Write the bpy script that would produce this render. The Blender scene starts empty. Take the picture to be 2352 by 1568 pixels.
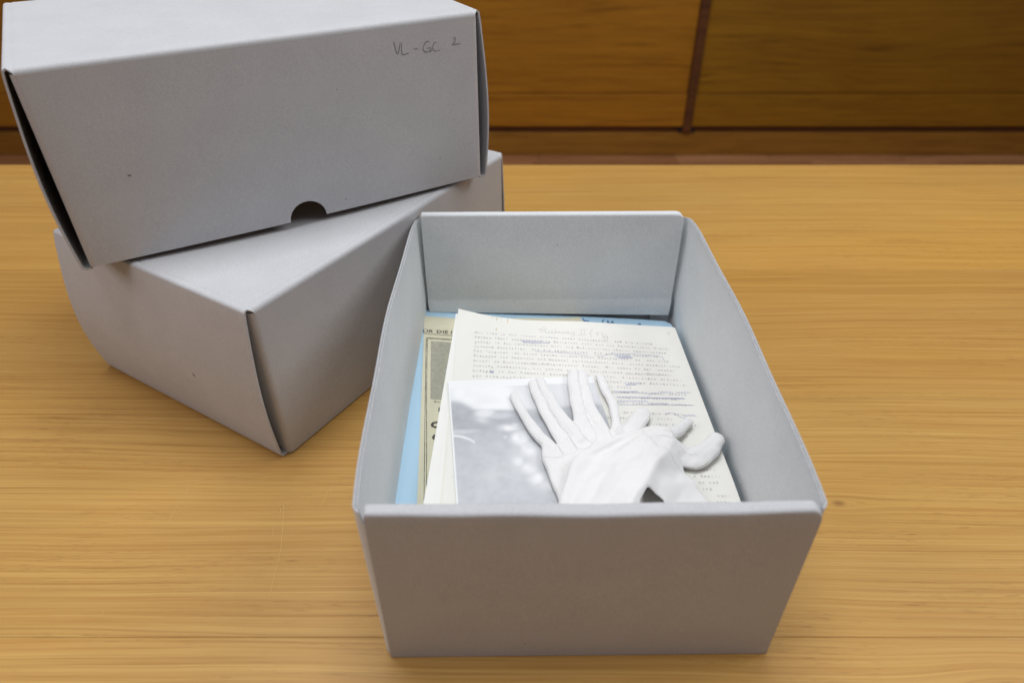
import bpy, bmesh, math, random
import numpy as np
from mathutils import Vector, Matrix
random.seed(7); rng = np.random.default_rng(7)
sc = bpy.context.scene
R = math.radians

# ------------------------------------------------------------------ camera
cam_d = bpy.data.cameras.new('camera'); cam = bpy.data.objects.new('camera', cam_d)
sc.collection.objects.link(cam); sc.camera = cam
cam.location = (0, 0, .460); cam.rotation_euler = (R(90 - 36.95), 0, 0)
cam_d.sensor_width = 36; cam_d.lens = 1582 / 2352 * 36
cam_d.clip_start = .01; cam_d.clip_end = 50
cam_d.dof.use_dof = True; cam_d.dof.focus_distance = .62
cam_d.dof.aperture_fstop = 5.0

# ------------------------------------------------------------------ light
world = bpy.data.worlds.new('World'); sc.world = world; world.use_nodes = True
bg = world.node_tree.nodes['Background']; bg.inputs[0].default_value = (1.0, .87, .94, 1); bg.inputs[1].default_value = .15
def area(name, loc, target, sx, sy, power, col):
    l = bpy.data.lights.new(name, 'AREA'); l.shape = 'RECTANGLE'; l.size = sx; l.size_y = sy
    l.energy = power; l.color = col
    o = bpy.data.objects.new(name, l); sc.collection.objects.link(o); o.location = loc
    o.rotation_euler = (Vector(target) - Vector(loc)).to_track_quat('-Z', 'Y').to_euler()
    return o
area('ceiling_lamp', (-.15, .85, 2.5), (0, .55, 0), 1.5, 1.1, 49, (.935, .975, 1.0))
area('window_light', (-1.6, -.05, 1.35), (-.1, .55, .1), 1.2, 1.0, 10.5, (1.0, .93, .95))
area('room_lamp', (1.5, .45, 1.75), (-.1, .5, .1), 1.1, .9, 16, (.97, .98, 1.0))
sc.view_settings.view_transform = 'Standard'; sc.view_settings.look = 'None'
sc.view_settings.exposure = 0; sc.view_settings.gamma = 1
try:
    sc.cycles.max_bounces = 10; sc.cycles.diffuse_bounces = 6
except Exception: pass

# ------------------------------------------------------------------ helpers
COL = sc.collection
def tag(o, label=None, cat=None, group=None, kind=None):
    if label: o['label'] = label
    if cat: o['category'] = cat
    if group: o['group'] = group
    if kind: o['kind'] = kind
    return o
def empty(name, loc=(0, 0, 0), rz=0):
    o = bpy.data.objects.new(name, None); COL.objects.link(o); o.location = loc; o.rotation_euler = (0, 0, rz)
    o.empty_display_size = .02; return o
def mesh(name, V, F, m, parent=None, smooth=False, auto=None):
    me = bpy.data.meshes.new(name)
    me.from_pydata([tuple(map(float, v)) for v in V], [], [tuple(map(int, f)) for f in F]); me.update()
    if m: me.materials.append(m)
    o = bpy.data.objects.new(name, me); COL.objects.link(o)
    if parent: o.parent = parent
    if smooth:
        me.polygons.foreach_set('use_smooth', [True] * len(me.polygons))
        if auto: 
            bm = bmesh.new(); bm.from_mesh(me)
            for e in bm.edges:
                if len(e.link_faces) == 2 and e.calc_face_angle(0) > auto: e.smooth = False
            bm.to_mesh(me); bm.free()
    return o
def box(name, lo, hi, m, parent=None, bevel=0):
    bm = bmesh.new(); bmesh.ops.create_cube(bm, size=1)
    for v in bm.verts:
        v.co = Vector([lo[i] + (v.co[i] + .5) * (hi[i] - lo[i]) for i in range(3)])
    if bevel: bmesh.ops.bevel(bm, geom=bm.edges[:], offset=bevel, segments=2, affect='EDGES', profile=.5)
    me = bpy.data.meshes.new(name); bm.to_mesh(me); bm.free(); me.materials.append(m)
    o = bpy.data.objects.new(name, me); COL.objects.link(o)
    if parent: o.parent = parent
    return o
def grid_faces(nu, nv, closed_u=False, flip=False):
    F = []
    for j in range(nv - 1):
        for i in range(nu if closed_u else nu - 1):
            a = j * nu + i; b = j * nu + (i + 1) % nu
            f = (a, b, b + nu, a + nu); F.append(f[::-1] if flip else f)
    return F
def sheet_solid(P, th):
    """P: (nv,nu,3) surface; returns closed thin solid, thickness th downwards along normals"""
    nv, nu = P.shape[:2]
    du = np.gradient(P, axis=1); dv = np.gradient(P, axis=0)
    N = np.cross(du, dv); N /= np.linalg.norm(N, axis=2, keepdims=True) + 1e-12
    Q = P - N * th
    V = np.concatenate([P.reshape(-1, 3), Q.reshape(-1, 3)]); n = nu * nv
    F = grid_faces(nu, nv)
    F += [tuple(n + k for k in f[::-1]) for f in grid_faces(nu, nv)]
    rim = [i for i in range(nu)] + [j * nu + nu - 1 for j in range(1, nv)] + [(nv - 1) * nu + i for i in range(nu - 2, -1, -1)] + [j * nu for j in range(nv - 2, 0, -1)]
    for k in range(len(rim)):
        a, b = rim[k], rim[(k + 1) % len(rim)]
        F.append((b, a, a + n, b + n))
    return V, F
def sheet(name, P, th, m, parent=None):
    V, F = sheet_solid(np.asarray(P, float), th)
    return mesh(name, V, F, m, parent, True, R(40))
def resample(pts, step):
    pts = np.asarray(pts, float)
    # catmull-rom through the points, then evenly spaced
    if len(pts) > 2:
        Q = np.vstack([2 * pts[0] - pts[1], pts, 2 * pts[-1] - pts[-2]]); out = []
        for i in range(1, len(Q) - 2):
            for t in np.linspace(0, 1, 8, endpoint=False):
                p0, p1, p2, p3 = Q[i - 1], Q[i], Q[i + 1], Q[i + 2]
                out.append(.5 * ((2 * p1) + (-p0 + p2) * t + (2 * p0 - 5 * p1 + 4 * p2 - p3) * t * t + (-p0 + 3 * p1 - 3 * p2 + p3) * t ** 3))
        out.append(pts[-1]); pts = np.array(out)
    d = np.r_[0, np.cumsum(np.linalg.norm(np.diff(pts, axis=0), axis=1))]
    n = max(2, int(d[-1] / step) + 1); s = np.linspace(0, d[-1], n)
    return np.stack([np.interp(s, d, pts[:, k]) for k in range(pts.shape[1])], 1)
def ribbons(name, strokes, fn, w, m, parent, step=.0012, kind=None, label=None):
    """flat ink strokes laid on a surface; fn maps (u,v)->3D"""
    V = []; F = []
    for s in strokes:
        p = resample(s, step)
        t = np.gradient(p, axis=0); t /= np.linalg.norm(t, axis=1, keepdims=True) + 1e-9
        nn = np.stack([-t[:, 1], t[:, 0]], 1)
        ww = w * (.75 + .5 * rng.random(len(p)))[:, None] * .5
        b = len(V)
        for a, c in zip(p + nn * ww, p - nn * ww):
            V.append(fn(a[0], a[1])); V.append(fn(c[0], c[1]))
        for i in range(len(p) - 1):
            k = b + 2 * i; F.append((k, k + 1, k + 3, k + 2))
    o = mesh(name, V, F, m, parent)
    return tag(o, label=label, kind=kind)

# glyphs of Blender's own font, triangulated once
_G = {}
def glyph(ch, bold=0):
    k = (ch, bold)
    if k not in _G:
        cu = bpy.data.curves.new('glyph', 'FONT'); cu.body = ch; cu.resolution_u = 2; cu.offset = bold
        o = bpy.data.objects.new('glyph', cu); COL.objects.link(o)
        bpy.context.view_layer.update()
        me = o.evaluated_get(bpy.context.evaluated_depsgraph_get()).to_mesh()
        _G[k] = (np.array([v.co[:2] for v in me.vertices]).reshape(-1, 2), [tuple(p.vertices) for p in me.polygons])
        o.evaluated_get(bpy.context.evaluated_depsgraph_get()).to_mesh_clear()
        bpy.data.objects.remove(o); bpy.data.curves.remove(cu)
    return _G[k]
def text_mesh(name, items, fn, m, parent, kind=None):
    """items: (char, x, y, sx, sy, bold) in surface coordinates"""
    V = []; F = []
    for ch, x, y, sx, sy, bold in items:
        if ch == ' ': continue
        g, fs = glyph(ch, bold)
        if not len(g): continue
        b = len(V); cx = (g[:, 0].min() + g[:, 0].max()) / 2
        for p in g: V.append(fn(x + (p[0] - cx) * sx, y + p[1] * sy))
        F += [tuple(b + i for i in f) for f in fs]
    return tag(mesh(name, V, F, m, parent), kind=kind)

# ------------------------------------------------------------------ materials
def mat(name, rough=.6, spec=.3):
    m = bpy.data.materials.new(name); m.use_nodes = True
    b = m.node_tree.nodes['Principled BSDF']; b.inputs['Roughness'].default_value = rough
    b.inputs['Specular IOR Level'].default_value = spec
    return m, m.node_tree, b
class NT:
    def __init__(s, nt): s.t = nt
    def n(s, typ, ins=None, **kw):
        x = s.t.nodes.new(typ)
        for k, v in kw.items(): setattr(x, k, v)
        for k, v in (ins or {}).items():
            if hasattr(v, 'is_output'): s.t.links.new(v, x.inputs[k])
            else: x.inputs[k].default_value = v
        return x
    def math(s, op, a, b=None, c=None, clamp=False):
        ins = {0: a}
        if b is not None: ins[1] = b
        if c is not None: ins[2] = c
        return s.n('ShaderNodeMath', ins, operation=op, use_clamp=clamp).outputs[0]
    def noise(s, vec, scale, detail=2, rough=.5):
        return s.n('ShaderNodeTexNoise', {'Vector': vec, 'Scale': scale, 'Detail': detail, 'Roughness': rough}).outputs[0]
    def vscale(s, vec, sc_):
        return s.n('ShaderNodeMapping', {'Vector': vec, 'Scale': sc_}).outputs[0]
    def ramp(s, f, stops):
        r = s.n('ShaderNodeValToRGB', {0: f}); cr = r.color_ramp
        while len(cr.elements) < len(stops): cr.elements.new(.5)
        for e, (p, c) in zip(cr.elements, stops): e.position = p; e.color = (*c, 1)
        return r.outputs[0]
    def mix(s, f, a, b, mode='MIX'):
        x = s.n('ShaderNodeMix', data_type='RGBA', blend_type=mode)
        for k, v in ((0, f), (6, a), (7, b)):
            if hasattr(v, 'is_output'): s.t.links.new(v, x.inputs[k])
            elif k == 0: x.inputs[k].default_value = v
            else: x.inputs[k].default_value = (*v, 1)
        return x.outputs[2]
    def rng_(s, v, a, b, c, d):
        return s.n('ShaderNodeMapRange', {0: v, 1: a, 2: b, 3: c, 4: d}).outputs[0]

def board_material(name, base, fib=1.0):
    m, t, b = mat(name, .62, .25); N = NT(t)
    co = N.n('ShaderNodeTexCoord').outputs['Object']
    n1 = N.noise(N.vscale(co, (1, 1, 1)), 900, 3, .7)
    n2 = N.noise(co, 22, 4, .6)
    n3 = N.noise(N.vscale(co, (60, 60, 700)), 1.0, 3, .6)
    n4 = N.noise(co, 260, 2, .5)
    c = N.mix(N.rng_(n2, .3, .7, 0, 1), tuple(x * .965 for x in base), tuple(x * 1.03 for x in base))
    c = N.mix(N.rng_(n1, .3, .7, 0, 1), N.mix(1.0, c, (.87, .87, .87), 'MULTIPLY'), N.mix(1.0, c, (1.09, 1.09, 1.09), 'MULTIPLY'))
    c = N.mix(N.math('MULTIPLY', N.rng_(n4, .55, .75, 0, .35), fib), c, (base[0] * 1.12, base[1] * 1.10, base[2] * 1.05))
    t.links.new(c, b.inputs['Base Color'])
    h = N.math('ADD', N.math('MULTIPLY', n1, .5), N.math('ADD', N.math('MULTIPLY', n3, .5), n4))
    bp = N.n('ShaderNodeBump', {'Height': h, 'Strength': .25, 'Distance': .0004})
    t.links.new(bp.outputs[0], b.inputs['Normal'])
    return m
M = {}
M['board'] = board_material('grey_archive_board', (.515, .522, .535))
M['board_in_lit'] = board_material('grey_board_inside_lit', (.66, .685, .695))  # same board as outside, brighter light inside the open box put into its colour
M['board_edge'] = board_material('grey_board_cut_edge', (.40, .41, .425))
M['board_torn'] = board_material('frayed_board_edge', (.50, .505, .53))

def paper(name, col, mott=.03, rough=.7, freq=30, bump=.1):
    m, t, b = mat(name, rough, .2); N = NT(t)
    co = N.n('ShaderNodeTexCoord').outputs['Object']
    n = N.noise(co, freq, 4, .6); n2 = N.noise(co, 1200, 2)
    c = N.mix(N.rng_(n, .3, .7, 0, 1), tuple(x * (1 - mott) for x in col), tuple(min(.95, x * (1 + mott)) for x in col))
    t.links.new(c, b.inputs['Base Color'])
    bp = N.n('ShaderNodeBump', {'Height': n2, 'Strength': bump, 'Distance': .0002}); t.links.new(bp.outputs[0], b.inputs['Normal'])
    return m
M['typed'] = paper('typing_paper', (.755, .742, .69), .015)
M['white'] = paper('white_paper', (.79, .78, .74), .01)
M['cream'] = paper('cream_paper', (.77, .75, .67), .01)
M['news'] = paper('yellowed_newsprint', (.68, .645, .48), .05, freq=45)
M['folder'] = paper('blue_card', (.44, .64, .79), .02, .55, 20, .15)
def flat(name, col, rough=.7, noise=0, freq=700):
    m, t, b = mat(name, rough, .2); N = NT(t)
    if noise:
        co = N.n('ShaderNodeTexCoord').outputs['Object']; n = N.noise(co, freq, 2)
        t.links.new(N.mix(N.rng_(n, .35, .65, 0, 1), tuple(x * (1 - noise) for x in col), tuple(min(1, x * (1 + noise)) for x in col)), b.inputs['Base Color'])
    else: b.inputs['Base Color'].default_value = (*col, 1)
    return m
M['typeink'] = flat('pale_typewriter_ink', (.54, .535, .54), .7, .3, 400)  # ink colour lightened to stand in for overexposure and blur on the page
M['darkink'] = flat('newspaper_ink', (.085, .075, .07), .7, .15)
M['pencil'] = flat('pencil_line', (.55, .545, .53), .6, .2)
M['pencil_box'] = flat('pencil_on_board', (.23, .23, .235), .6, .3)
M['blueink'] = flat('blue_ballpoint_ink', (.46, .48, .66), .6, .15)
M['folderink'] = flat('ballpoint_on_blue', (.06, .17, .34), .6, .15)
M['rust'] = flat('rust_stain', (.60, .45, .20), .7, .2)
M['halftone'] = flat('newspaper_halftone', (.40, .385, .31), .8, .08, 260)
M['speck'] = flat('dark_speck', (.15, .14, .13))
M['scratch'] = flat('pale_scratch', (.58, .37, .13), .5)

def wood(name, light, dark, fine, band, grain_axis=0, rough=.42, spec=.35, pores=True, knots=(), warp=.45, contrast=1.0, varamp=.12):
    m, t, b = mat(name, rough, spec); N = NT(t)
    tc = N.n('ShaderNodeTexCoord').outputs['Object']
    rnd = N.n('ShaderNodeObjectInfo').outputs['Random']
    sep = N.n('ShaderNodeSeparateXYZ', {0: tc}).outputs
    X = sep[0]; Y = N.math('ADD', sep[1], sep[2])
    for (kx, ky, s, a) in knots:
        dx = N.math('MULTIPLY', N.math('SUBTRACT', X, kx), .45); dy = N.math('SUBTRACT', Y, ky)
        r2 = N.math('ADD', N.math('MULTIPLY', dx, dx), N.math('MULTIPLY', dy, dy))
        g = N.math('EXPONENT', N.math('DIVIDE', r2, -s * s))
        sg = N.math('DIVIDE', dy, N.math('ADD', N.math('ABSOLUTE', dy), s * .15))
        Y = N.math('ADD', Y, N.math('MULTIPLY', N.math('MULTIPLY', g, sg), -a))
    ro = N.math('MULTIPLY', rnd, 37.0)
    cm = N.n('ShaderNodeCombineXYZ', {0: X, 1: Y, 2: ro}).outputs[0]
    w1 = N.noise(N.vscale(cm, (1.1, 5, 1)), 1.0, 2); w2 = N.noise(N.vscale(cm, (5, 18, 1)), 1.0, 2)
    Yw = N.math('ADD', Y, N.math('ADD', N.math('MULTIPLY', N.math('SUBTRACT', w1, .5), .10 * warp), N.math('MULTIPLY', N.math('SUBTRACT', w2, .5), .010 * warp)))
    cw = N.n('ShaderNodeCombineXYZ', {0: X, 1: Yw, 2: ro}).outputs[0]
    f1 = N.noise(N.vscale(cw, (3.5, fine, 1)), 1.0, 3, .55)
    f2 = N.noise(N.vscale(cw, (.5, band, 1)), 1.0, 2, .5)
    f3 = N.noise(N.vscale(cw, (12, fine * 2.4, 1)), 1.0, 3, .6)
    f4 = N.noise(N.vscale(cm, (2.2, 5, 1)), 1.0, 3, .5)
    f = N.math('ADD', N.math('MULTIPLY', f1, .42), N.math('ADD', N.math('MULTIPLY', f2, .20), N.math('ADD', N.math('MULTIPLY', f3, .26), N.math('MULTIPLY', f4, .10))))
    lo, hi = .5 - .16 / contrast, .5 + .16 / contrast
    mid = tuple((a * .62 + c * .38) for a, c in zip(light, dark))
    c = N.ramp(N.rng_(f, lo, hi, 0, 1), [(0, dark), (.42, mid), (.75, light), (1, tuple(x * 1.06 for x in light))])
    ln = N.noise(N.vscale(cw, (.7, fine * .42, 1)), 1.0, 1, .4)
    lm = N.math('SUBTRACT', 1.0, N.math('MULTIPLY', N.math('ABSOLUTE', N.math('SUBTRACT', ln, .5)), 40.0), clamp=True)
    c = N.mix(N.math('MULTIPLY', lm, N.rng_(w2, .35, .65, .10, .75)), c, tuple(x * .80 for x in dark))
    if pores:
        ln2 = N.noise(N.vscale(cw, (1.2, fine * 1.05, 1)), 1.0, 1, .4)
        lm2 = N.math('SUBTRACT', 1.0, N.math('MULTIPLY', N.math('ABSOLUTE', N.math('SUBTRACT', ln2, .5)), 16.0), clamp=True)
        c = N.mix(N.math('MULTIPLY', lm2, N.rng_(w1, .35, .62, .05, .42)), c, (dark[0] * 1.02, dark[1] * .88, dark[2] * .6))
        hue = N.math('ADD', N.rng_(sep[1], -.15, .25, 0, .55), N.math('MULTIPLY', N.math('SUBTRACT', f4, .5), 1.3), clamp=True)
        c = N.mix(hue, c, N.mix(1.0, c, (1.0, .90, .60), 'MULTIPLY'))
    # board to board and slow tone shifts
    vv = N.math('ADD', N.math('MULTIPLY', N.math('SUBTRACT', rnd, .5), varamp), N.math('MULTIPLY', N.math('SUBTRACT', f4, .5), .35))
    c = N.mix(N.math('ADD', .5, vv, clamp=True), N.mix(1.0, c, (.84, .80, .76), 'MULTIPLY'), N.mix(1.0, c, (1.13, 1.17, 1.2), 'MULTIPLY'))
    if pores:
        p = N.noise(N.vscale(cw, (55, 1500, 1)), 1.0, 2, .5); p2 = N.noise(N.vscale(cm, (6, 30, 3)), 1.0, 2)
        pm = N.math('MULTIPLY', N.rng_(p, .62, .70, 0, 1), N.rng_(p2, .45, .62, 0, .65), clamp=True)
        c = N.mix(pm, c, (dark[0] * .5, dark[1] * .42, dark[2] * .5))
    for (kx, ky, s, a) in knots:
        dx = N.math('MULTIPLY', N.math('SUBTRACT', X, kx), .6); dy = N.math('SUBTRACT', N.math('ADD', sep[1], sep[2]), ky)
        r = N.math('SQRT', N.math('ADD', N.math('MULTIPLY', dx, dx), N.math('MULTIPLY', dy, dy)))
        c = N.mix(N.rng_(r, .0008, .0045, .75, 0), c, (dark[0] * .4, dark[1] * .35, dark[2] * .5))
        c = N.mix(N.rng_(r, .002, .03, .25, 0), c, dark)
    t.links.new(c, b.inputs['Base Color'])
    t.links.new(N.rng_(f3, .3, .7, rough - .05, rough + .08), b.inputs['Roughness'])
    bp = N.n('ShaderNodeBump', {'Height': N.math('ADD', f3, f1), 'Strength': .10, 'Distance': .0006})
    t.links.new(bp.outputs[0], b.inputs['Normal'])
    return m
M['table'] = wood('table_veneer', (.555, .335, .098), (.405, .205, .050), 380, 120,
                  knots=((.3317, .5185, .022, .012), (.2766, .6738, .012, .006), (.4369, .4183, .016, .008), (.2128, .2791, .010, .004)), varamp=.35)
M['panel'] = wood('wall_panel_wood', (.48, .195, .014), (.29, .105, .008), 75, 22, pores=False, warp=.7, contrast=.8, rough=.5, spec=.25)
M['panel_shaded'] = wood('wall_panel_wood_shaded', (.37, .165, .010), (.21, .085, .006), 75, 22, pores=False, warp=.9, contrast=.8, rough=.5, spec=.25)  # same panel wood; weaker light on the right-hand side put into its colour
M['batten'] = wood('dark_batten_wood', (.16, .055, .014), (.09, .03, .010), 60, 20, pores=False, rough=.5)
M['plinth'] = wood('plinth_wood', (.36, .165, .022), (.23, .095, .012), 60, 20, pores=False)
M['floor'] = wood('parquet_wood', (.52, .25, .11), (.30, .13, .055), 60, 20, pores=False, varamp=1.6)
M['gap'] = flat('dark_gap', (.02, .012, .008))
M['foot'] = flat('dark_screw', (.03, .02, .03), .4)

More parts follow.
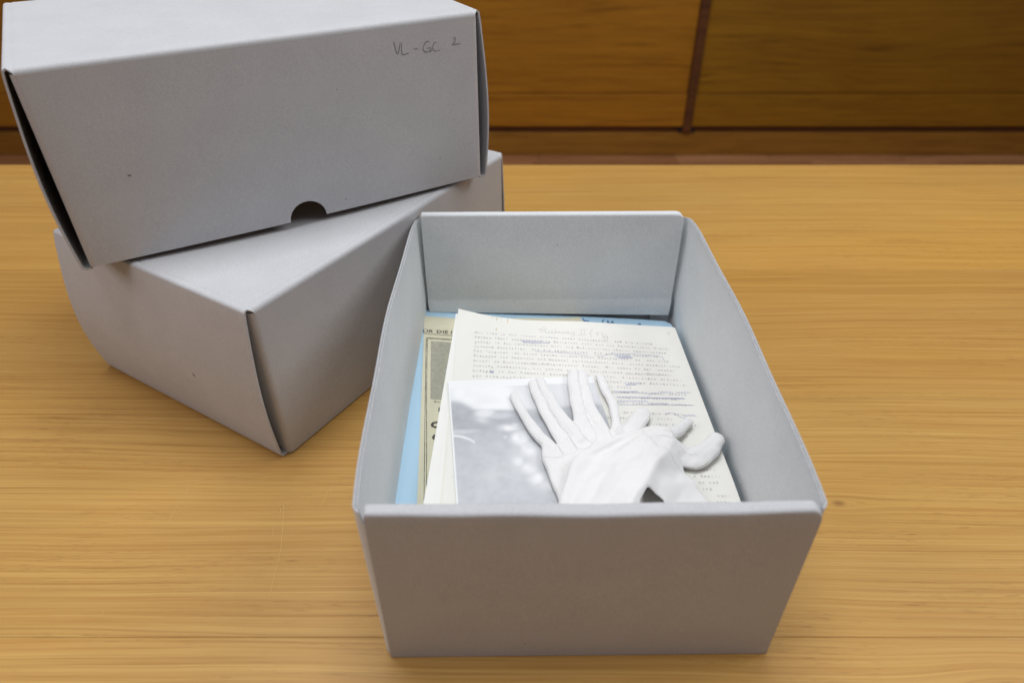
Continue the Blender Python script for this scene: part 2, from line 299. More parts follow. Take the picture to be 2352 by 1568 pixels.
B = {"pencil":[[[0.02597,0.56068],[0.02799,0.55652],[0.03204,0.55721],[0.0342,0.56084],[0.03258,0.56358],[0.03027,0.55993],[0.02864,0.55458],[0.02894,0.55125],[0.03146,0.55347]],[[0.03282,0.55362],[0.03319,0.5566],[0.03312,0.55656],[0.03325,0.55358],[0.03402,0.55073],[0.03524,0.55084],[0.03626,0.5538],[0.03661,0.55599],[0.03654,0.55596],[0.03669,0.55376],[0.03749,0.55167],[0.03871,0.55177],[0.03971,0.55397],[0.0401,0.55694],[0.04003,0.55691],[0.04013,0.55393],[0.04088,0.55108],[0.0421,0.55118],[0.04315,0.55413],[0.04348,0.55554],[0.0434,0.5555],[0.04358,0.55409],[0.0444,0.55276],[0.04562,0.55285],[0.0466,0.55429],[0.04698,0.55657],[0.04691,0.55653],[0.04703,0.55425],[0.0478,0.55206],[0.04902,0.55216],[0.05005,0.55445]],[[0.04427,0.56017],[0.04329,0.55275]],[[0.04998,0.55444],[0.05031,0.55669],[0.05021,0.55662],[0.05026,0.55429],[0.05088,0.55205],[0.05194,0.5521],[0.05284,0.55436],[0.05312,0.55567],[0.05302,0.5556],[0.05312,0.55421],[0.0538,0.55289],[0.05485,0.55293],[0.05571,0.55428],[0.05606,0.55659],[0.05596,0.55652],[0.05599,0.55414],[0.05659,0.55183],[0.05765,0.55188],[0.05857,0.55421]],[[0.0618,0.55708],[0.05977,0.55484],[0.06041,0.55185],[0.06237,0.55509],[0.06142,0.54994],[0.05926,0.54772],[0.05854,0.54964]],[[0.06786,0.56071],[0.07515,0.56116]],[[0.07003,0.56065],[0.06867,0.55121]],[[0.07295,0.56094],[0.07157,0.55151]],[[0.0656,0.55038],[0.07357,0.55148]],[[0.08138,0.56256],[0.07889,0.55777],[0.07801,0.55295],[0.07871,0.54812]],[[0.0831,0.55351],[0.08631,0.55808],[0.08516,0.55103]],[[0.08868,0.55586],[0.09111,0.55688],[0.08999,0.55182],[0.09191,0.54837]],[[0.09338,0.55393],[0.09184,0.55031],[0.09342,0.54902],[0.09497,0.55263],[0.09488,0.54676],[0.09264,0.54458],[0.09054,0.54627]],[[0.09729,0.55019],[0.09758,0.54901]],[[0.15732,0.56314],[0.16059,0.56719],[0.15838,0.56019]],[[-0.04466,0.36255],[-0.04397,0.36151],[-0.04327,0.36233]],[[-0.04661,0.36348],[-0.04631,0.36188]],[[0.10493,0.4928],[0.10546,0.49405],[0.10565,0.49406],[0.10585,0.49285],[0.10639,0.49167],[0.10726,0.49173],[0.10813,0.49301],[0.10862,0.49395],[0.10881,0.49396],[0.10905,0.49306],[0.10962,0.49219],[0.11049,0.49226],[0.11133,0.49322],[0.11182,0.49413],[0.11201,0.49414],[0.11225,0.49327],[0.11283,0.49244],[0.1137,0.4925],[0.11453,0.49343],[0.11507,0.49461],[0.11526,0.49462],[0.11545,0.49349],[0.11599,0.49238],[0.11686,0.49245],[0.11774,0.49365],[0.1183,0.49498],[0.1185,0.49499],[0.11866,0.4937],[0.11917,0.49245],[0.12004,0.49251],[0.12095,0.49386],[0.12144,0.49473],[0.12164,0.49474],[0.12187,0.49392],[0.12245,0.49313],[0.12332,0.49319],[0.12416,0.49408],[0.12473,0.4954],[0.12493,0.49541],[0.12509,0.49414],[0.12559,0.49289],[0.12646,0.49295],[0.12738,0.4943],[0.12795,0.49559],[0.12815,0.4956],[0.1283,0.49435],[0.1288,0.49313],[0.12968,0.4932],[0.1306,0.49452],[0.13108,0.49524],[0.13128,0.49525],[0.13153,0.49457],[0.13211,0.49392],[0.13299,0.49398],[0.13382,0.49473],[0.13436,0.49579],[0.13456,0.4958],[0.13475,0.49479],[0.13528,0.49381],[0.13616,0.49387],[0.13705,0.49495],[0.13761,0.49609],[0.1378,0.4961],[0.13798,0.49501],[0.13849,0.49395],[0.13937,0.49402],[0.14028,0.49517]],[[0.02854,0.50193],[0.02886,0.50298],[0.02897,0.50296],[0.02921,0.50192],[0.02979,0.50091],[0.03058,0.50095],[0.03123,0.50201],[0.03154,0.50266],[0.03165,0.50265],[0.0319,0.502],[0.0325,0.50138],[0.03328,0.50142],[0.03392,0.50209],[0.03424,0.50302],[0.03435,0.503],[0.0346,0.50208],[0.03517,0.50119],[0.03596,0.50123],[0.03662,0.50218]]],"blue":[[[0.00913,0.53544],[0.00939,0.53655],[0.00945,0.53654],[0.00969,0.53544],[0.01032,0.53439],[0.01116,0.53446],[0.01181,0.53561],[0.01209,0.53713],[0.01214,0.53712],[0.01238,0.53561],[0.013,0.53415],[0.01384,0.53422],[0.0145,0.53578],[0.01477,0.53676],[0.01483,0.53675],[0.01507,0.53578],[0.01569,0.53486],[0.01653,0.53492],[0.0172,0.53595],[0.01747,0.53682],[0.01752,0.53681],[0.01776,0.53595],[0.01839,0.53514],[0.01923,0.53521],[0.01989,0.53612],[0.02017,0.53726],[0.02023,0.53725],[0.02045,0.53612],[0.02107,0.53504],[0.02191,0.53511],[0.02259,0.53629],[0.02288,0.53754],[0.02293,0.53753],[0.02315,0.53629],[0.02376,0.5351],[0.02461,0.53517],[0.02529,0.53646],[0.02559,0.53798],[0.02564,0.53797],[0.02585,0.53647],[0.02645,0.53501],[0.02729,0.53508],[0.02799,0.53663],[0.02828,0.53784],[0.02834,0.53782],[0.02855,0.53664],[0.02916,0.5355],[0.03,0.53557],[0.03069,0.53681]],[[0.01002,0.53362],[0.02367,0.53352],[0.03705,0.53403]],[[0.01066,0.53284],[0.02365,0.53288],[0.03609,0.53457]],[[0.02197,0.51992],[0.0474,0.52008],[0.0737,0.51806]],[[0.08568,0.51648],[0.08881,0.51993],[0.09462,0.5223],[0.0981,0.52585]],[[0.09783,0.52352],[0.1172,0.52449],[0.14226,0.5237],[0.14531,0.5212],[0.14585,0.51572]],[[0.09853,0.52131],[0.09892,0.52341],[0.09877,0.52333],[0.09864,0.52112],[0.09907,0.51898],[0.10004,0.51901],[0.10099,0.52115],[0.10132,0.52269],[0.10117,0.52261],[0.1011,0.52097],[0.10159,0.51938],[0.10256,0.51941],[0.10345,0.52099],[0.10381,0.52277],[0.10366,0.52269],[0.10356,0.52081],[0.10402,0.51899],[0.10499,0.51902],[0.10591,0.52084],[0.10625,0.52236],[0.10609,0.52228],[0.10602,0.52065],[0.1065,0.51909],[0.10747,0.51911],[0.10837,0.52068],[0.10867,0.52187],[0.10851,0.52179],[0.10848,0.5205],[0.109,0.51926],[0.10997,0.51929],[0.11083,0.52052],[0.11121,0.52233],[0.11106,0.52225],[0.11094,0.52034],[0.11137,0.51849],[0.11234,0.51852],[0.11329,0.52037],[0.11369,0.52227],[0.11354,0.52219],[0.11339,0.52018],[0.11381,0.51823],[0.11478,0.51826],[0.11575,0.52021]],[[0.10091,0.517],[0.11486,0.51784]],[[0.10102,0.51791],[0.11569,0.51883]],[[0.07904,0.51901],[0.08587,0.5183]],[[-0.01986,0.48789],[-0.01992,0.48899],[-0.02019,0.48891],[-0.0202,0.48766],[-0.01975,0.48645],[-0.0191,0.48643],[-0.01871,0.48757],[-0.01877,0.48858],[-0.01904,0.48849],[-0.01905,0.48735],[-0.01861,0.48623],[-0.01796,0.48621],[-0.01757,0.48725],[-0.01762,0.48808],[-0.01789,0.48799],[-0.01791,0.48703],[-0.01747,0.4861],[-0.01682,0.48608],[-0.01642,0.48694]],[[-0.01998,0.48508],[-0.01659,0.48533]],[[0.10383,0.47932],[0.10422,0.48092],[0.10419,0.48092],[0.10416,0.47936],[0.10456,0.47784],[0.10537,0.4779],[0.1062,0.47953],[0.10659,0.48105],[0.10656,0.48106],[0.10653,0.47957],[0.10693,0.47811],[0.10775,0.47818],[0.10857,0.47973],[0.1089,0.4808],[0.10887,0.4808],[0.1089,0.47977],[0.10936,0.47878],[0.11018,0.47884],[0.11094,0.47994],[0.11132,0.48134],[0.11129,0.48134],[0.11127,0.47998],[0.11168,0.47865],[0.11251,0.47872],[0.11332,0.48014],[0.11361,0.4809],[0.11358,0.4809],[0.11365,0.48018],[0.11415,0.4795],[0.11497,0.47957],[0.11569,0.48035],[0.11611,0.48192],[0.11608,0.48192],[0.11603,0.48039],[0.1164,0.4789],[0.11723,0.47896],[0.11807,0.48056]],[[0.10308,0.47687],[0.11316,0.47735]],[[0.10299,0.47621],[0.11326,0.47801]],[[0.09178,0.46668],[0.09214,0.46808],[0.09213,0.46807],[0.09216,0.46668],[0.0926,0.46533],[0.09342,0.46537],[0.09421,0.46679],[0.09452,0.46771],[0.0945,0.4677],[0.09459,0.46679],[0.09509,0.46591],[0.09591,0.46596],[0.09664,0.4669],[0.09696,0.4679],[0.09695,0.46789],[0.09702,0.4669],[0.0975,0.46593],[0.09832,0.46598],[0.09907,0.46701],[0.09939,0.46799],[0.09938,0.46798],[0.09945,0.46701],[0.09993,0.46606],[0.10075,0.46611],[0.1015,0.46711],[0.1019,0.46865],[0.10189,0.46865],[0.10188,0.46712],[0.10229,0.46562],[0.10311,0.46566],[0.10393,0.46722],[0.10427,0.46828],[0.10426,0.46827],[0.10431,0.46722],[0.10478,0.46621],[0.1056,0.46625],[0.10636,0.46733],[0.10672,0.46845],[0.1067,0.46844],[0.10674,0.46733],[0.1072,0.46625],[0.10802,0.4663],[0.1088,0.46744],[0.10921,0.46897],[0.1092,0.46896],[0.10918,0.46744],[0.10957,0.46595],[0.1104,0.466],[0.11124,0.46755],[0.11165,0.46904],[0.11164,0.46903],[0.11162,0.46755],[0.11201,0.46611],[0.11284,0.46615],[0.11367,0.46766]],[[0.09142,0.46708],[0.10285,0.46739],[0.11335,0.46828]],[[0.13331,0.46904],[0.13367,0.47],[0.13364,0.46998],[0.13366,0.46901],[0.13409,0.46808],[0.13491,0.46811],[0.13569,0.46909],[0.13612,0.4705],[0.1361,0.47048],[0.13603,0.46906],[0.13638,0.46767],[0.13719,0.4677],[0.13806,0.46914],[0.13839,0.46991],[0.13836,0.46989],[0.1384,0.46911],[0.13886,0.46835],[0.13968,0.46839],[0.14043,0.46919],[0.14081,0.47022],[0.14078,0.4702],[0.14077,0.46916],[0.14119,0.46814],[0.142,0.46817],[0.14281,0.46924],[0.14327,0.47072],[0.14324,0.4707],[0.14315,0.4692],[0.14347,0.46774],[0.14429,0.46778],[0.14518,0.46928]],[[0.14807,0.46947],[0.14848,0.47054],[0.14843,0.47054],[0.14842,0.4695],[0.14891,0.46849],[0.14985,0.46856],[0.15075,0.46965],[0.15113,0.47055],[0.15108,0.47055],[0.15111,0.46967],[0.15162,0.46884],[0.15256,0.4689],[0.15344,0.46983],[0.15397,0.47149],[0.15393,0.47149],[0.15379,0.46985],[0.15415,0.46825],[0.15509,0.46832],[0.15612,0.47001],[0.15663,0.4715],[0.15658,0.47149],[0.15648,0.47003],[0.15687,0.46861],[0.15781,0.46867],[0.15881,0.47019],[0.15924,0.47126],[0.15919,0.47126],[0.15917,0.47021],[0.15964,0.4692],[0.16058,0.46926],[0.1615,0.47037]],[[0.11677,0.46797],[0.11788,0.46622],[0.13043,0.46681],[0.13254,0.46899]],[[0.1228,0.4625],[0.12324,0.46518],[0.12627,0.46676],[0.13187,0.46712]],[[0.09332,0.45987],[0.09362,0.46052],[0.09365,0.46051],[0.09379,0.45986],[0.09431,0.45922],[0.09509,0.45926],[0.09578,0.45993],[0.09614,0.46109],[0.09617,0.46108],[0.09625,0.45992],[0.0967,0.45878],[0.09748,0.45881],[0.09823,0.45999],[0.09859,0.46101],[0.09862,0.461],[0.0987,0.45998],[0.09917,0.45898],[0.09996,0.45901],[0.10069,0.46005],[0.10107,0.46122],[0.1011,0.46121],[0.10116,0.46004],[0.10161,0.4589],[0.10239,0.45893],[0.10315,0.46012],[0.10346,0.46079],[0.1035,0.46077],[0.10362,0.4601],[0.10413,0.45945],[0.10492,0.45948],[0.10561,0.46018],[0.10599,0.4613],[0.10602,0.46128],[0.10608,0.46016],[0.10653,0.45907],[0.10732,0.4591],[0.10808,0.46024],[0.10843,0.46114],[0.10846,0.46112],[0.10855,0.46022],[0.10902,0.45935],[0.10981,0.45938],[0.11054,0.4603],[0.11091,0.4613],[0.11094,0.46129],[0.11101,0.46029],[0.11146,0.4593],[0.11225,0.45934],[0.113,0.46036],[0.11336,0.46124],[0.11339,0.46122],[0.11347,0.46035],[0.11394,0.4595],[0.11473,0.45953],[0.11547,0.46042],[0.11586,0.46154],[0.11589,0.46153],[0.11594,0.46041],[0.11637,0.45932],[0.11716,0.45935],[0.11793,0.46049],[0.11832,0.46155],[0.11835,0.46154],[0.11841,0.46047],[0.11884,0.45943],[0.11963,0.45946],[0.1204,0.46055],[0.1208,0.46165],[0.12083,0.46164],[0.12087,0.46053],[0.1213,0.45945],[0.12209,0.45949],[0.12287,0.46061]],[[0.12273,0.46018],[0.12309,0.46083],[0.12318,0.46083],[0.12333,0.46019],[0.12378,0.45957],[0.1245,0.4596],[0.12517,0.46027],[0.12551,0.46082],[0.12561,0.46081],[0.12577,0.46027],[0.12624,0.45975],[0.12696,0.45978],[0.12761,0.46035],[0.12799,0.46111],[0.12809,0.4611],[0.12821,0.46035],[0.12865,0.45963],[0.12936,0.45966],[0.13006,0.46043],[0.13045,0.46126],[0.13055,0.46125],[0.13066,0.46044],[0.13108,0.45964],[0.13179,0.45968],[0.1325,0.46052],[0.13286,0.4611],[0.13295,0.46109],[0.1331,0.46052],[0.13356,0.45997],[0.13428,0.46001],[0.13495,0.4606],[0.13537,0.46155],[0.13547,0.46155],[0.13555,0.46061],[0.13594,0.45969],[0.13666,0.45972],[0.13739,0.46069],[0.1378,0.46152],[0.13789,0.46151],[0.13799,0.46069],[0.1384,0.45989],[0.13912,0.45992],[0.13984,0.46077],[0.14025,0.46161],[0.14035,0.46161],[0.14044,0.46078],[0.14085,0.45997],[0.14157,0.46],[0.14229,0.46086],[0.14272,0.46176],[0.14281,0.46176],[0.14289,0.46086],[0.14328,0.45998],[0.144,0.46002],[0.14474,0.46094],[0.14521,0.46208],[0.14531,0.46207],[0.14534,0.46095],[0.14569,0.45984],[0.14641,0.45988],[0.14719,0.46103],[0.14762,0.46193],[0.14772,0.46192],[0.14779,0.46103],[0.14818,0.46016],[0.1489,0.46019],[0.14965,0.46111],[0.15001,0.46168],[0.15011,0.46168],[0.15025,0.46112],[0.1507,0.46057],[0.15142,0.46061],[0.1521,0.4612],[0.15248,0.46181],[0.15257,0.4618],[0.1527,0.4612],[0.15314,0.46062],[0.15387,0.46066],[0.15456,0.46128]],[[0.0935,0.45884],[0.12239,0.45995],[0.15411,0.46062]],[[0.11208,0.45975],[0.13626,0.4608],[0.15394,0.46146]],[[0.0934,0.45452],[0.09375,0.45552],[0.09375,0.45552],[0.09385,0.45453],[0.09439,0.45357],[0.09527,0.45362],[0.09607,0.45465],[0.09647,0.45606],[0.09647,0.45606],[0.09651,0.45466],[0.097,0.4533],[0.09788,0.45335],[0.09873,0.45478],[0.09911,0.45597],[0.09911,0.45596],[0.09918,0.4548],[0.09969,0.45366],[0.10057,0.45371],[0.1014,0.45491],[0.10176,0.45598],[0.10176,0.45598],[0.10184,0.45493],[0.10237,0.45391],[0.10325,0.45396],[0.10407,0.45505],[0.10448,0.45645],[0.10448,0.45645],[0.10451,0.45506],[0.10498,0.45371],[0.10587,0.45376],[0.10674,0.45518],[0.10708,0.45606],[0.10708,0.45606],[0.10718,0.4552],[0.10772,0.45436],[0.10861,0.45441],[0.10941,0.45532],[0.10977,0.4563],[0.10977,0.45629],[0.10985,0.45533],[0.11038,0.4544],[0.11127,0.45445],[0.11208,0.45545],[0.11245,0.45644],[0.11245,0.45643],[0.11253,0.45547],[0.11305,0.45452],[0.11394,0.45457],[0.11476,0.45558],[0.11515,0.45669],[0.11515,0.45669],[0.1152,0.4556],[0.1157,0.45454],[0.11659,0.45459],[0.11744,0.45572],[0.11791,0.45729],[0.1179,0.45729],[0.11788,0.45573],[0.1183,0.45421],[0.1192,0.45426],[0.12011,0.45585]],[[0.09298,0.44921],[0.12085,0.45054],[0.13868,0.45175],[0.16018,0.45214]],[[0.12227,0.45257],[0.12266,0.45394],[0.12262,0.45394],[0.12257,0.45259],[0.12293,0.45127],[0.12371,0.45131],[0.12452,0.4527],[0.12489,0.4539],[0.12485,0.4539],[0.12482,0.45272],[0.1252,0.45156],[0.12599,0.4516],[0.12677,0.45283],[0.12705,0.45349],[0.12702,0.45349],[0.12707,0.45284],[0.12754,0.45222],[0.12833,0.45226],[0.12903,0.45295],[0.12935,0.45386],[0.12932,0.45386],[0.12933,0.45297],[0.12975,0.45211],[0.13054,0.45215],[0.13128,0.45308],[0.13164,0.45418],[0.13161,0.45418],[0.13158,0.4531],[0.13197,0.45205],[0.13276,0.45209],[0.13354,0.45321],[0.13397,0.45466],[0.13393,0.45465],[0.13384,0.45323],[0.13416,0.45183],[0.13495,0.45188],[0.1358,0.45334],[0.13614,0.45432],[0.13611,0.45432],[0.1361,0.45336],[0.1365,0.45242],[0.13729,0.45247],[0.13806,0.45347]],[[0.13302,0.43749],[0.13484,0.44017],[0.13795,0.44072],[0.14161,0.43891],[0.14505,0.43609],[0.14871,0.43449],[0.15381,0.43355]],[[0.14821,0.43824],[0.14867,0.43959],[0.14865,0.43959],[0.14855,0.43826],[0.14886,0.43695],[0.14964,0.43699],[0.15051,0.43835],[0.15088,0.43928],[0.15085,0.43928],[0.15084,0.43837],[0.15124,0.43748],[0.15202,0.43752],[0.1528,0.43847],[0.15324,0.43974],[0.15322,0.43974],[0.15314,0.43849],[0.15345,0.43726],[0.15424,0.4373],[0.15509,0.43858],[0.15552,0.43973],[0.15549,0.43973],[0.15543,0.4386],[0.15577,0.4375],[0.15656,0.43754],[0.15739,0.4387],[0.1578,0.43978],[0.15778,0.43978],[0.15772,0.43872],[0.15807,0.43767],[0.15886,0.43771],[0.15968,0.43881]]],"stain":[[[-0.01567,0.57305],[-0.01516,0.57076],[-0.01557,0.56761]],[[-0.00461,0.57246],[-0.00418,0.56967],[-0.00457,0.56572]],[[-0.01564,0.55346],[-0.01544,0.5499]],[[-0.02009,0.57368],[-0.01976,0.57116]],[[-0.01125,0.57173],[-0.01082,0.57023]]],"folderink":[[[0.07618,0.60496],[0.07684,0.59904],[0.0784,0.60197],[0.07955,0.5964],[0.08153,0.60216]],[[0.08239,0.59798],[0.08273,0.59913],[0.08276,0.59907],[0.08288,0.5978],[0.08341,0.59656],[0.08426,0.59654],[0.08502,0.59772],[0.08533,0.59851],[0.08536,0.59844],[0.08551,0.59754],[0.08608,0.59667],[0.08692,0.59665],[0.08765,0.59746],[0.08804,0.59902],[0.08806,0.59895],[0.08814,0.59728],[0.08863,0.59564],[0.08948,0.59563],[0.09028,0.5972],[0.09068,0.59883],[0.0907,0.59877],[0.09077,0.59702],[0.09124,0.59532],[0.09209,0.5953],[0.0929,0.59695]],[[0.09817,0.6042],[0.09501,0.59596]],[[0.10224,0.60233],[0.10187,0.59457]],[[0.10261,0.60122],[0.10461,0.59711],[0.10761,0.60181],[0.10704,0.59419]],[[0.10837,0.59679],[0.10872,0.5977],[0.10878,0.59762],[0.1089,0.59658],[0.1094,0.59557],[0.11019,0.59555],[0.11092,0.59648],[0.11131,0.59763],[0.11136,0.59756],[0.11145,0.59628],[0.11191,0.59502],[0.11271,0.59499],[0.11347,0.59617],[0.11388,0.59744],[0.11393,0.59737],[0.114,0.59597],[0.11445,0.59459],[0.11524,0.59456],[0.11602,0.59586],[0.11635,0.59651],[0.1164,0.59644],[0.11655,0.59566],[0.11707,0.59491],[0.11786,0.59488],[0.11857,0.59555],[0.11898,0.59684],[0.11903,0.59677],[0.1191,0.59535],[0.11953,0.59396],[0.12032,0.59393],[0.12111,0.59524],[0.12145,0.59591],[0.1215,0.59584],[0.12164,0.59504],[0.12215,0.59427],[0.12295,0.59424],[0.12366,0.59493]],[[0.13301,0.5944],[0.13664,0.59952],[0.13635,0.59377]]],"folder":[[-0.0939,0.61112],[-0.07732,0.61134],[-0.03971,0.6095],[0.04096,0.61089],[0.09862,0.6089],[0.13182,0.60817],[0.16452,0.60602],[0.17042,0.60128],[0.17192,0.59496],[-0.09005,0.344]],"news":[[-0.09254,0.59824],[-0.07613,0.59744],[-0.05998,0.59662],[-0.02598,0.5983],[0.01518,0.60136],[0.04057,0.6025],[0.05674,0.60445],[0.07365,0.60786],[0.07366,0.60133],[0.07739,0.60111],[0.07742,0.59513],[-0.0728,0.34414]],"newstext":{"base":[[-0.09005,0.56897],[-0.06553,0.56836]],"cap":[[-0.0904,0.57444],[-0.08591,0.57412],[-0.07765,0.57404]],"line":[[-0.08984,0.5669],[-0.06122,0.56539]],"frame":[[-0.08688,0.56042],[-0.08565,0.55891],[-0.06208,0.55826],[-0.07886,0.48321],[-0.08005,0.48315],[-0.06843,0.35705],[-0.06841,0.36948]],"pic":[[-0.08176,0.55485],[-0.06208,0.55354],[-0.07402,0.46783]],"erst":[[-0.07014,0.46377],[-0.06498,0.46331],[-0.07032,0.46575]],"I":[[-0.06542,0.45722],[-0.06501,0.45243]],"C":[[-0.0676,0.43167],[-0.07024,0.43508],[-0.06827,0.43904],[-0.06546,0.4353]],"e":[[-0.06597,0.41745],[-0.06761,0.42029],[-0.06654,0.42376]]},"under":[[[-0.05648,0.5706],[-0.06196,0.44201],[-0.06627,0.33304]],[[-0.05588,0.44284],[-0.05713,0.33308],[-0.05322,0.57606]],[[-0.05531,0.43496],[-0.05384,0.33313]]],"print":[[-0.05718,0.47051],[0.07435,0.48612],[-0.03883,0.33221]],"glove":{"A":[[0.00131,0.45154],[0.00654,0.4377],[0.01383,0.41908],[0.02262,0.40259],[0.03203,0.38919]],"B1":[[0.01875,0.46877],[0.02227,0.4527],[0.02909,0.42776],[0.03651,0.40688],[0.04121,0.39313]],"B2":[[0.02429,0.47065],[0.03187,0.44889],[0.0403,0.42553],[0.04883,0.41252],[0.05433,0.3998]],"C1":[[0.05654,0.4806],[0.05613,0.45462],[0.05707,0.42899],[0.05932,0.40508]],"C2":[[0.06434,0.48274],[0.06428,0.45806],[0.06841,0.43368],[0.07567,0.4122],[0.07899,0.40059]],"D":[[0.0799,0.48228],[0.08318,0.46374],[0.08739,0.44462],[0.08794,0.4276],[0.08608,0.41392],[0.08296,0.40329]],"E":[[0.11124,0.43217],[0.10467,0.42006],[0.09621,0.40635]],"palm":[[0.02332,0.39634],[0.03304,0.39167],[0.04241,0.39817],[0.05656,0.40499],[0.06877,0.408],[0.08142,0.40584],[0.09263,0.41417],[0.10651,0.40148],[0.10266,0.37638],[0.08949,0.33318],[0.03514,0.33237],[0.03031,0.35209],[0.0244,0.37583]],"fold":[[0.03695,0.32588],[0.04343,0.35029],[0.05173,0.3708],[0.06767,0.38308],[0.08681,0.39479],[0.10608,0.40312],[0.11973,0.40822],[0.12811,0.40388],[0.12982,0.39611],[0.12474,0.3858],[0.11499,0.37573],[0.10443,0.35907],[0.09514,0.34243],[0.0863,0.32662]],"tri":[[0.11483,0.3987],[0.12964,0.39529],[0.1299,0.38268],[0.13504,0.36469],[0.14073,0.3512],[0.14502,0.33308],[0.11205,0.33258],[0.0934,0.33965],[0.10187,0.37351]],"ridge":[[0.12589,0.38599],[0.1063,0.35801],[0.08403,0.31848]],"thumb":[[0.12248,0.39152],[0.13127,0.3905],[0.13925,0.38568],[0.14912,0.38594],[0.15993,0.39391],[0.1661,0.40065]],"thumb2":[[0.13023,0.38367],[0.13764,0.37647],[0.1471,0.37546],[0.15893,0.38821]],"fing":[[0.12477,0.40265],[0.1341,0.40827],[0.14229,0.41671],[0.14866,0.42252]]},"vlgc":[[[0.29143,0.30605],[0.29365,0.29574],[0.2974,0.30515]],[[0.29888,0.3047],[0.29817,0.29986],[0.29837,0.29486],[0.30409,0.29531]],[[0.30934,0.29801],[0.31352,0.29812]],[[0.32542,0.30211],[0.32317,0.30302],[0.32002,0.30059],[0.31868,0.29711],[0.32025,0.29443],[0.32393,0.29405],[0.32592,0.295]],[[0.3229,0.29713],[0.32629,0.29698],[0.32612,0.2934]],[[0.33245,0.30089],[0.33043,0.30096],[0.32867,0.29879],[0.32853,0.29559],[0.33032,0.29379],[0.33592,0.29374]],[[0.34922,0.30136],[0.35063,0.30321],[0.35174,0.30152],[0.35074,0.29932],[0.34786,0.29671],[0.35061,0.29702],[0.35668,0.29702]]],"vmarks":[[[0.05431,0.23426],[0.05663,0.23394]],[[0.22622,0.17444],[0.22716,0.17354]],[[0.32731,0.19352],[0.32821,0.19265]],[[0.23359,0.27482],[0.23408,0.27418]]],"scratch":[[[-0.1992,0.3701],[-0.1968,0.3771],[-0.194,0.3827],[-0.1915,0.3771],[-0.1884,0.3631],[-0.1833,0.3367],[-0.1817,0.3135],[-0.1806,0.2958]],[[-0.1946,0.3788],[-0.1935,0.3738]],[[-0.2812,0.4006],[-0.28,0.3984],[-0.28,0.3926]],[[-0.2821,0.3831],[-0.2828,0.3713],[-0.2824,0.3618]],[[-0.1567,0.4027],[-0.1562,0.3952]],[[-0.1593,0.397],[-0.1597,0.3848],[-0.1627,0.3771]],[[-0.2518,0.3023],[-0.2522,0.2992]],[[-0.2985,0.2844],[-0.2981,0.2813]],[[-0.195,0.3599],[-0.1937,0.3504]],[[-0.1886,0.2821],[-0.1878,0.2816]],[[-0.1502,0.2759],[-0.1496,0.2753]],[[-0.1845,0.2952],[-0.1836,0.2945]],[[0.3896,0.9271],[0.4018,0.9124],[0.4123,0.8941]],[[0.5533,0.6435],[0.5549,0.637],[0.5724,0.6346]],[[0.4851,0.9065],[0.4854,0.9025]],[[0.4991,0.7916],[0.4993,0.7894]],[[0.4484,0.6402],[0.4484,0.6382]],[[0.4221,0.486],[0.4231,0.4848]],[[0.5493,0.6817],[0.5505,0.68]]]}

# ================================================================== SETTING
fl = box('floor', (-3.2, 1.0, -.80), (3.2, 3.4, -.747), M['gap']); tag(fl, kind='structure')
yy = 3.0
for row in range(5):
    x = -2.6 - .17 * ((row * 37) % 5); y1 = yy - .002; y0 = yy - .072
    while x < 2.7:
        w = .42 + .22 * rng.random()
        o = box('floorboard', (x, y0, -.747), (x + w - .002, y1, -.74), M['floor'], fl, .0012); x += w
    yy -= .072
# panelled wall behind the table
wall = empty('panelled_wall', (0, 3.0, -.74))
tag(wall, 'dark brown wood panelled wall with a slanting vertical strip, behind the table', 'wall')
def wbox(name, lo, hi, m, bevel=0):
    o = box(name, (lo[0], lo[1], lo[2]), (hi[0], hi[1], hi[2]), m, None, bevel)
    me = o.data
    for v in me.vertices: v.co -= wall.location
    o.parent = wall; return o
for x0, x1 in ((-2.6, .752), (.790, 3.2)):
    wbox('lower_board', (x0, 2.993, -.608), (x1, 3.03, -.4695), M['panel' if x0 < 0 else 'panel_shaded'], .002)
    wbox('upper_board', (x0, 3.003, -.4665), (x1, 3.033, .30), M['panel' if x0 < 0 else 'panel_shaded'], .002)
    wbox('top_board', (x0, 3.003, .303), (x1, 3.033, .9), M['panel' if x0 < 0 else 'panel_shaded'], .002)
bt = wbox('batten', (.753, 2.985, -.632), (.789, 3.03, .9), M['batten'], .003)
wbox('seam_groove', (.7525, 3.012, -.608), (.7895, 3.05, .9), M['gap'])
for x in (.742, .800): wbox('fixing_pin', (x - .007, 2.992, -.634), (x + .007, 3.006, -.620), M['foot'], .003)
wbox('recess', (-2.6, 3.014, -.640), (3.2, 3.05, -.607), M['batten'])
wbox('plinth', (-2.6, 3.0, -.74), (3.2, 3.04, -.6395), M['plinth'], .002)

# ------------------------------------------------------------------ table
tab = empty('wooden_table', (0, .45, -.74))
tag(tab, 'honey coloured wooden table with fine straight grain carrying the grey boxes', 'table')
def tbx(name, lo, hi, m, bevel=0):
    o = box(name, lo, hi, m, None, bevel)
    for v in o.data.vertices: v.co -= tab.location
    o.parent = tab; return o
M['table'].node_tree  # grain uses object space: shift back to world below
ye = [-.22, .0145, .264, .5155, .766, 1.017, 1.1056]
for a, c in zip(ye[:-1], ye[1:]):
    tbx('tabletop_board', (-1.25, a + .0001, -.028), (1.25, c - .0001, 0), M['table'], .0003)
tbx('underframe', (-1.15, -.12, -.10), (1.15, 1.0, -.0285), M['plinth'], .004)
for sx in (-1.1, 1.1):
    for sy in (-.06, .94): tbx('leg', (sx - .035, sy - .035, -.74), (sx + .035, sy + .035, -.1005), M['plinth'], .004)
ribbons('scratch', B['scratch'], lambda u, v: (u, v - .45, .74 + .00025), .00042, M['scratch'], tab, .003, 'stuff', label='fine pale scratches in the varnish')

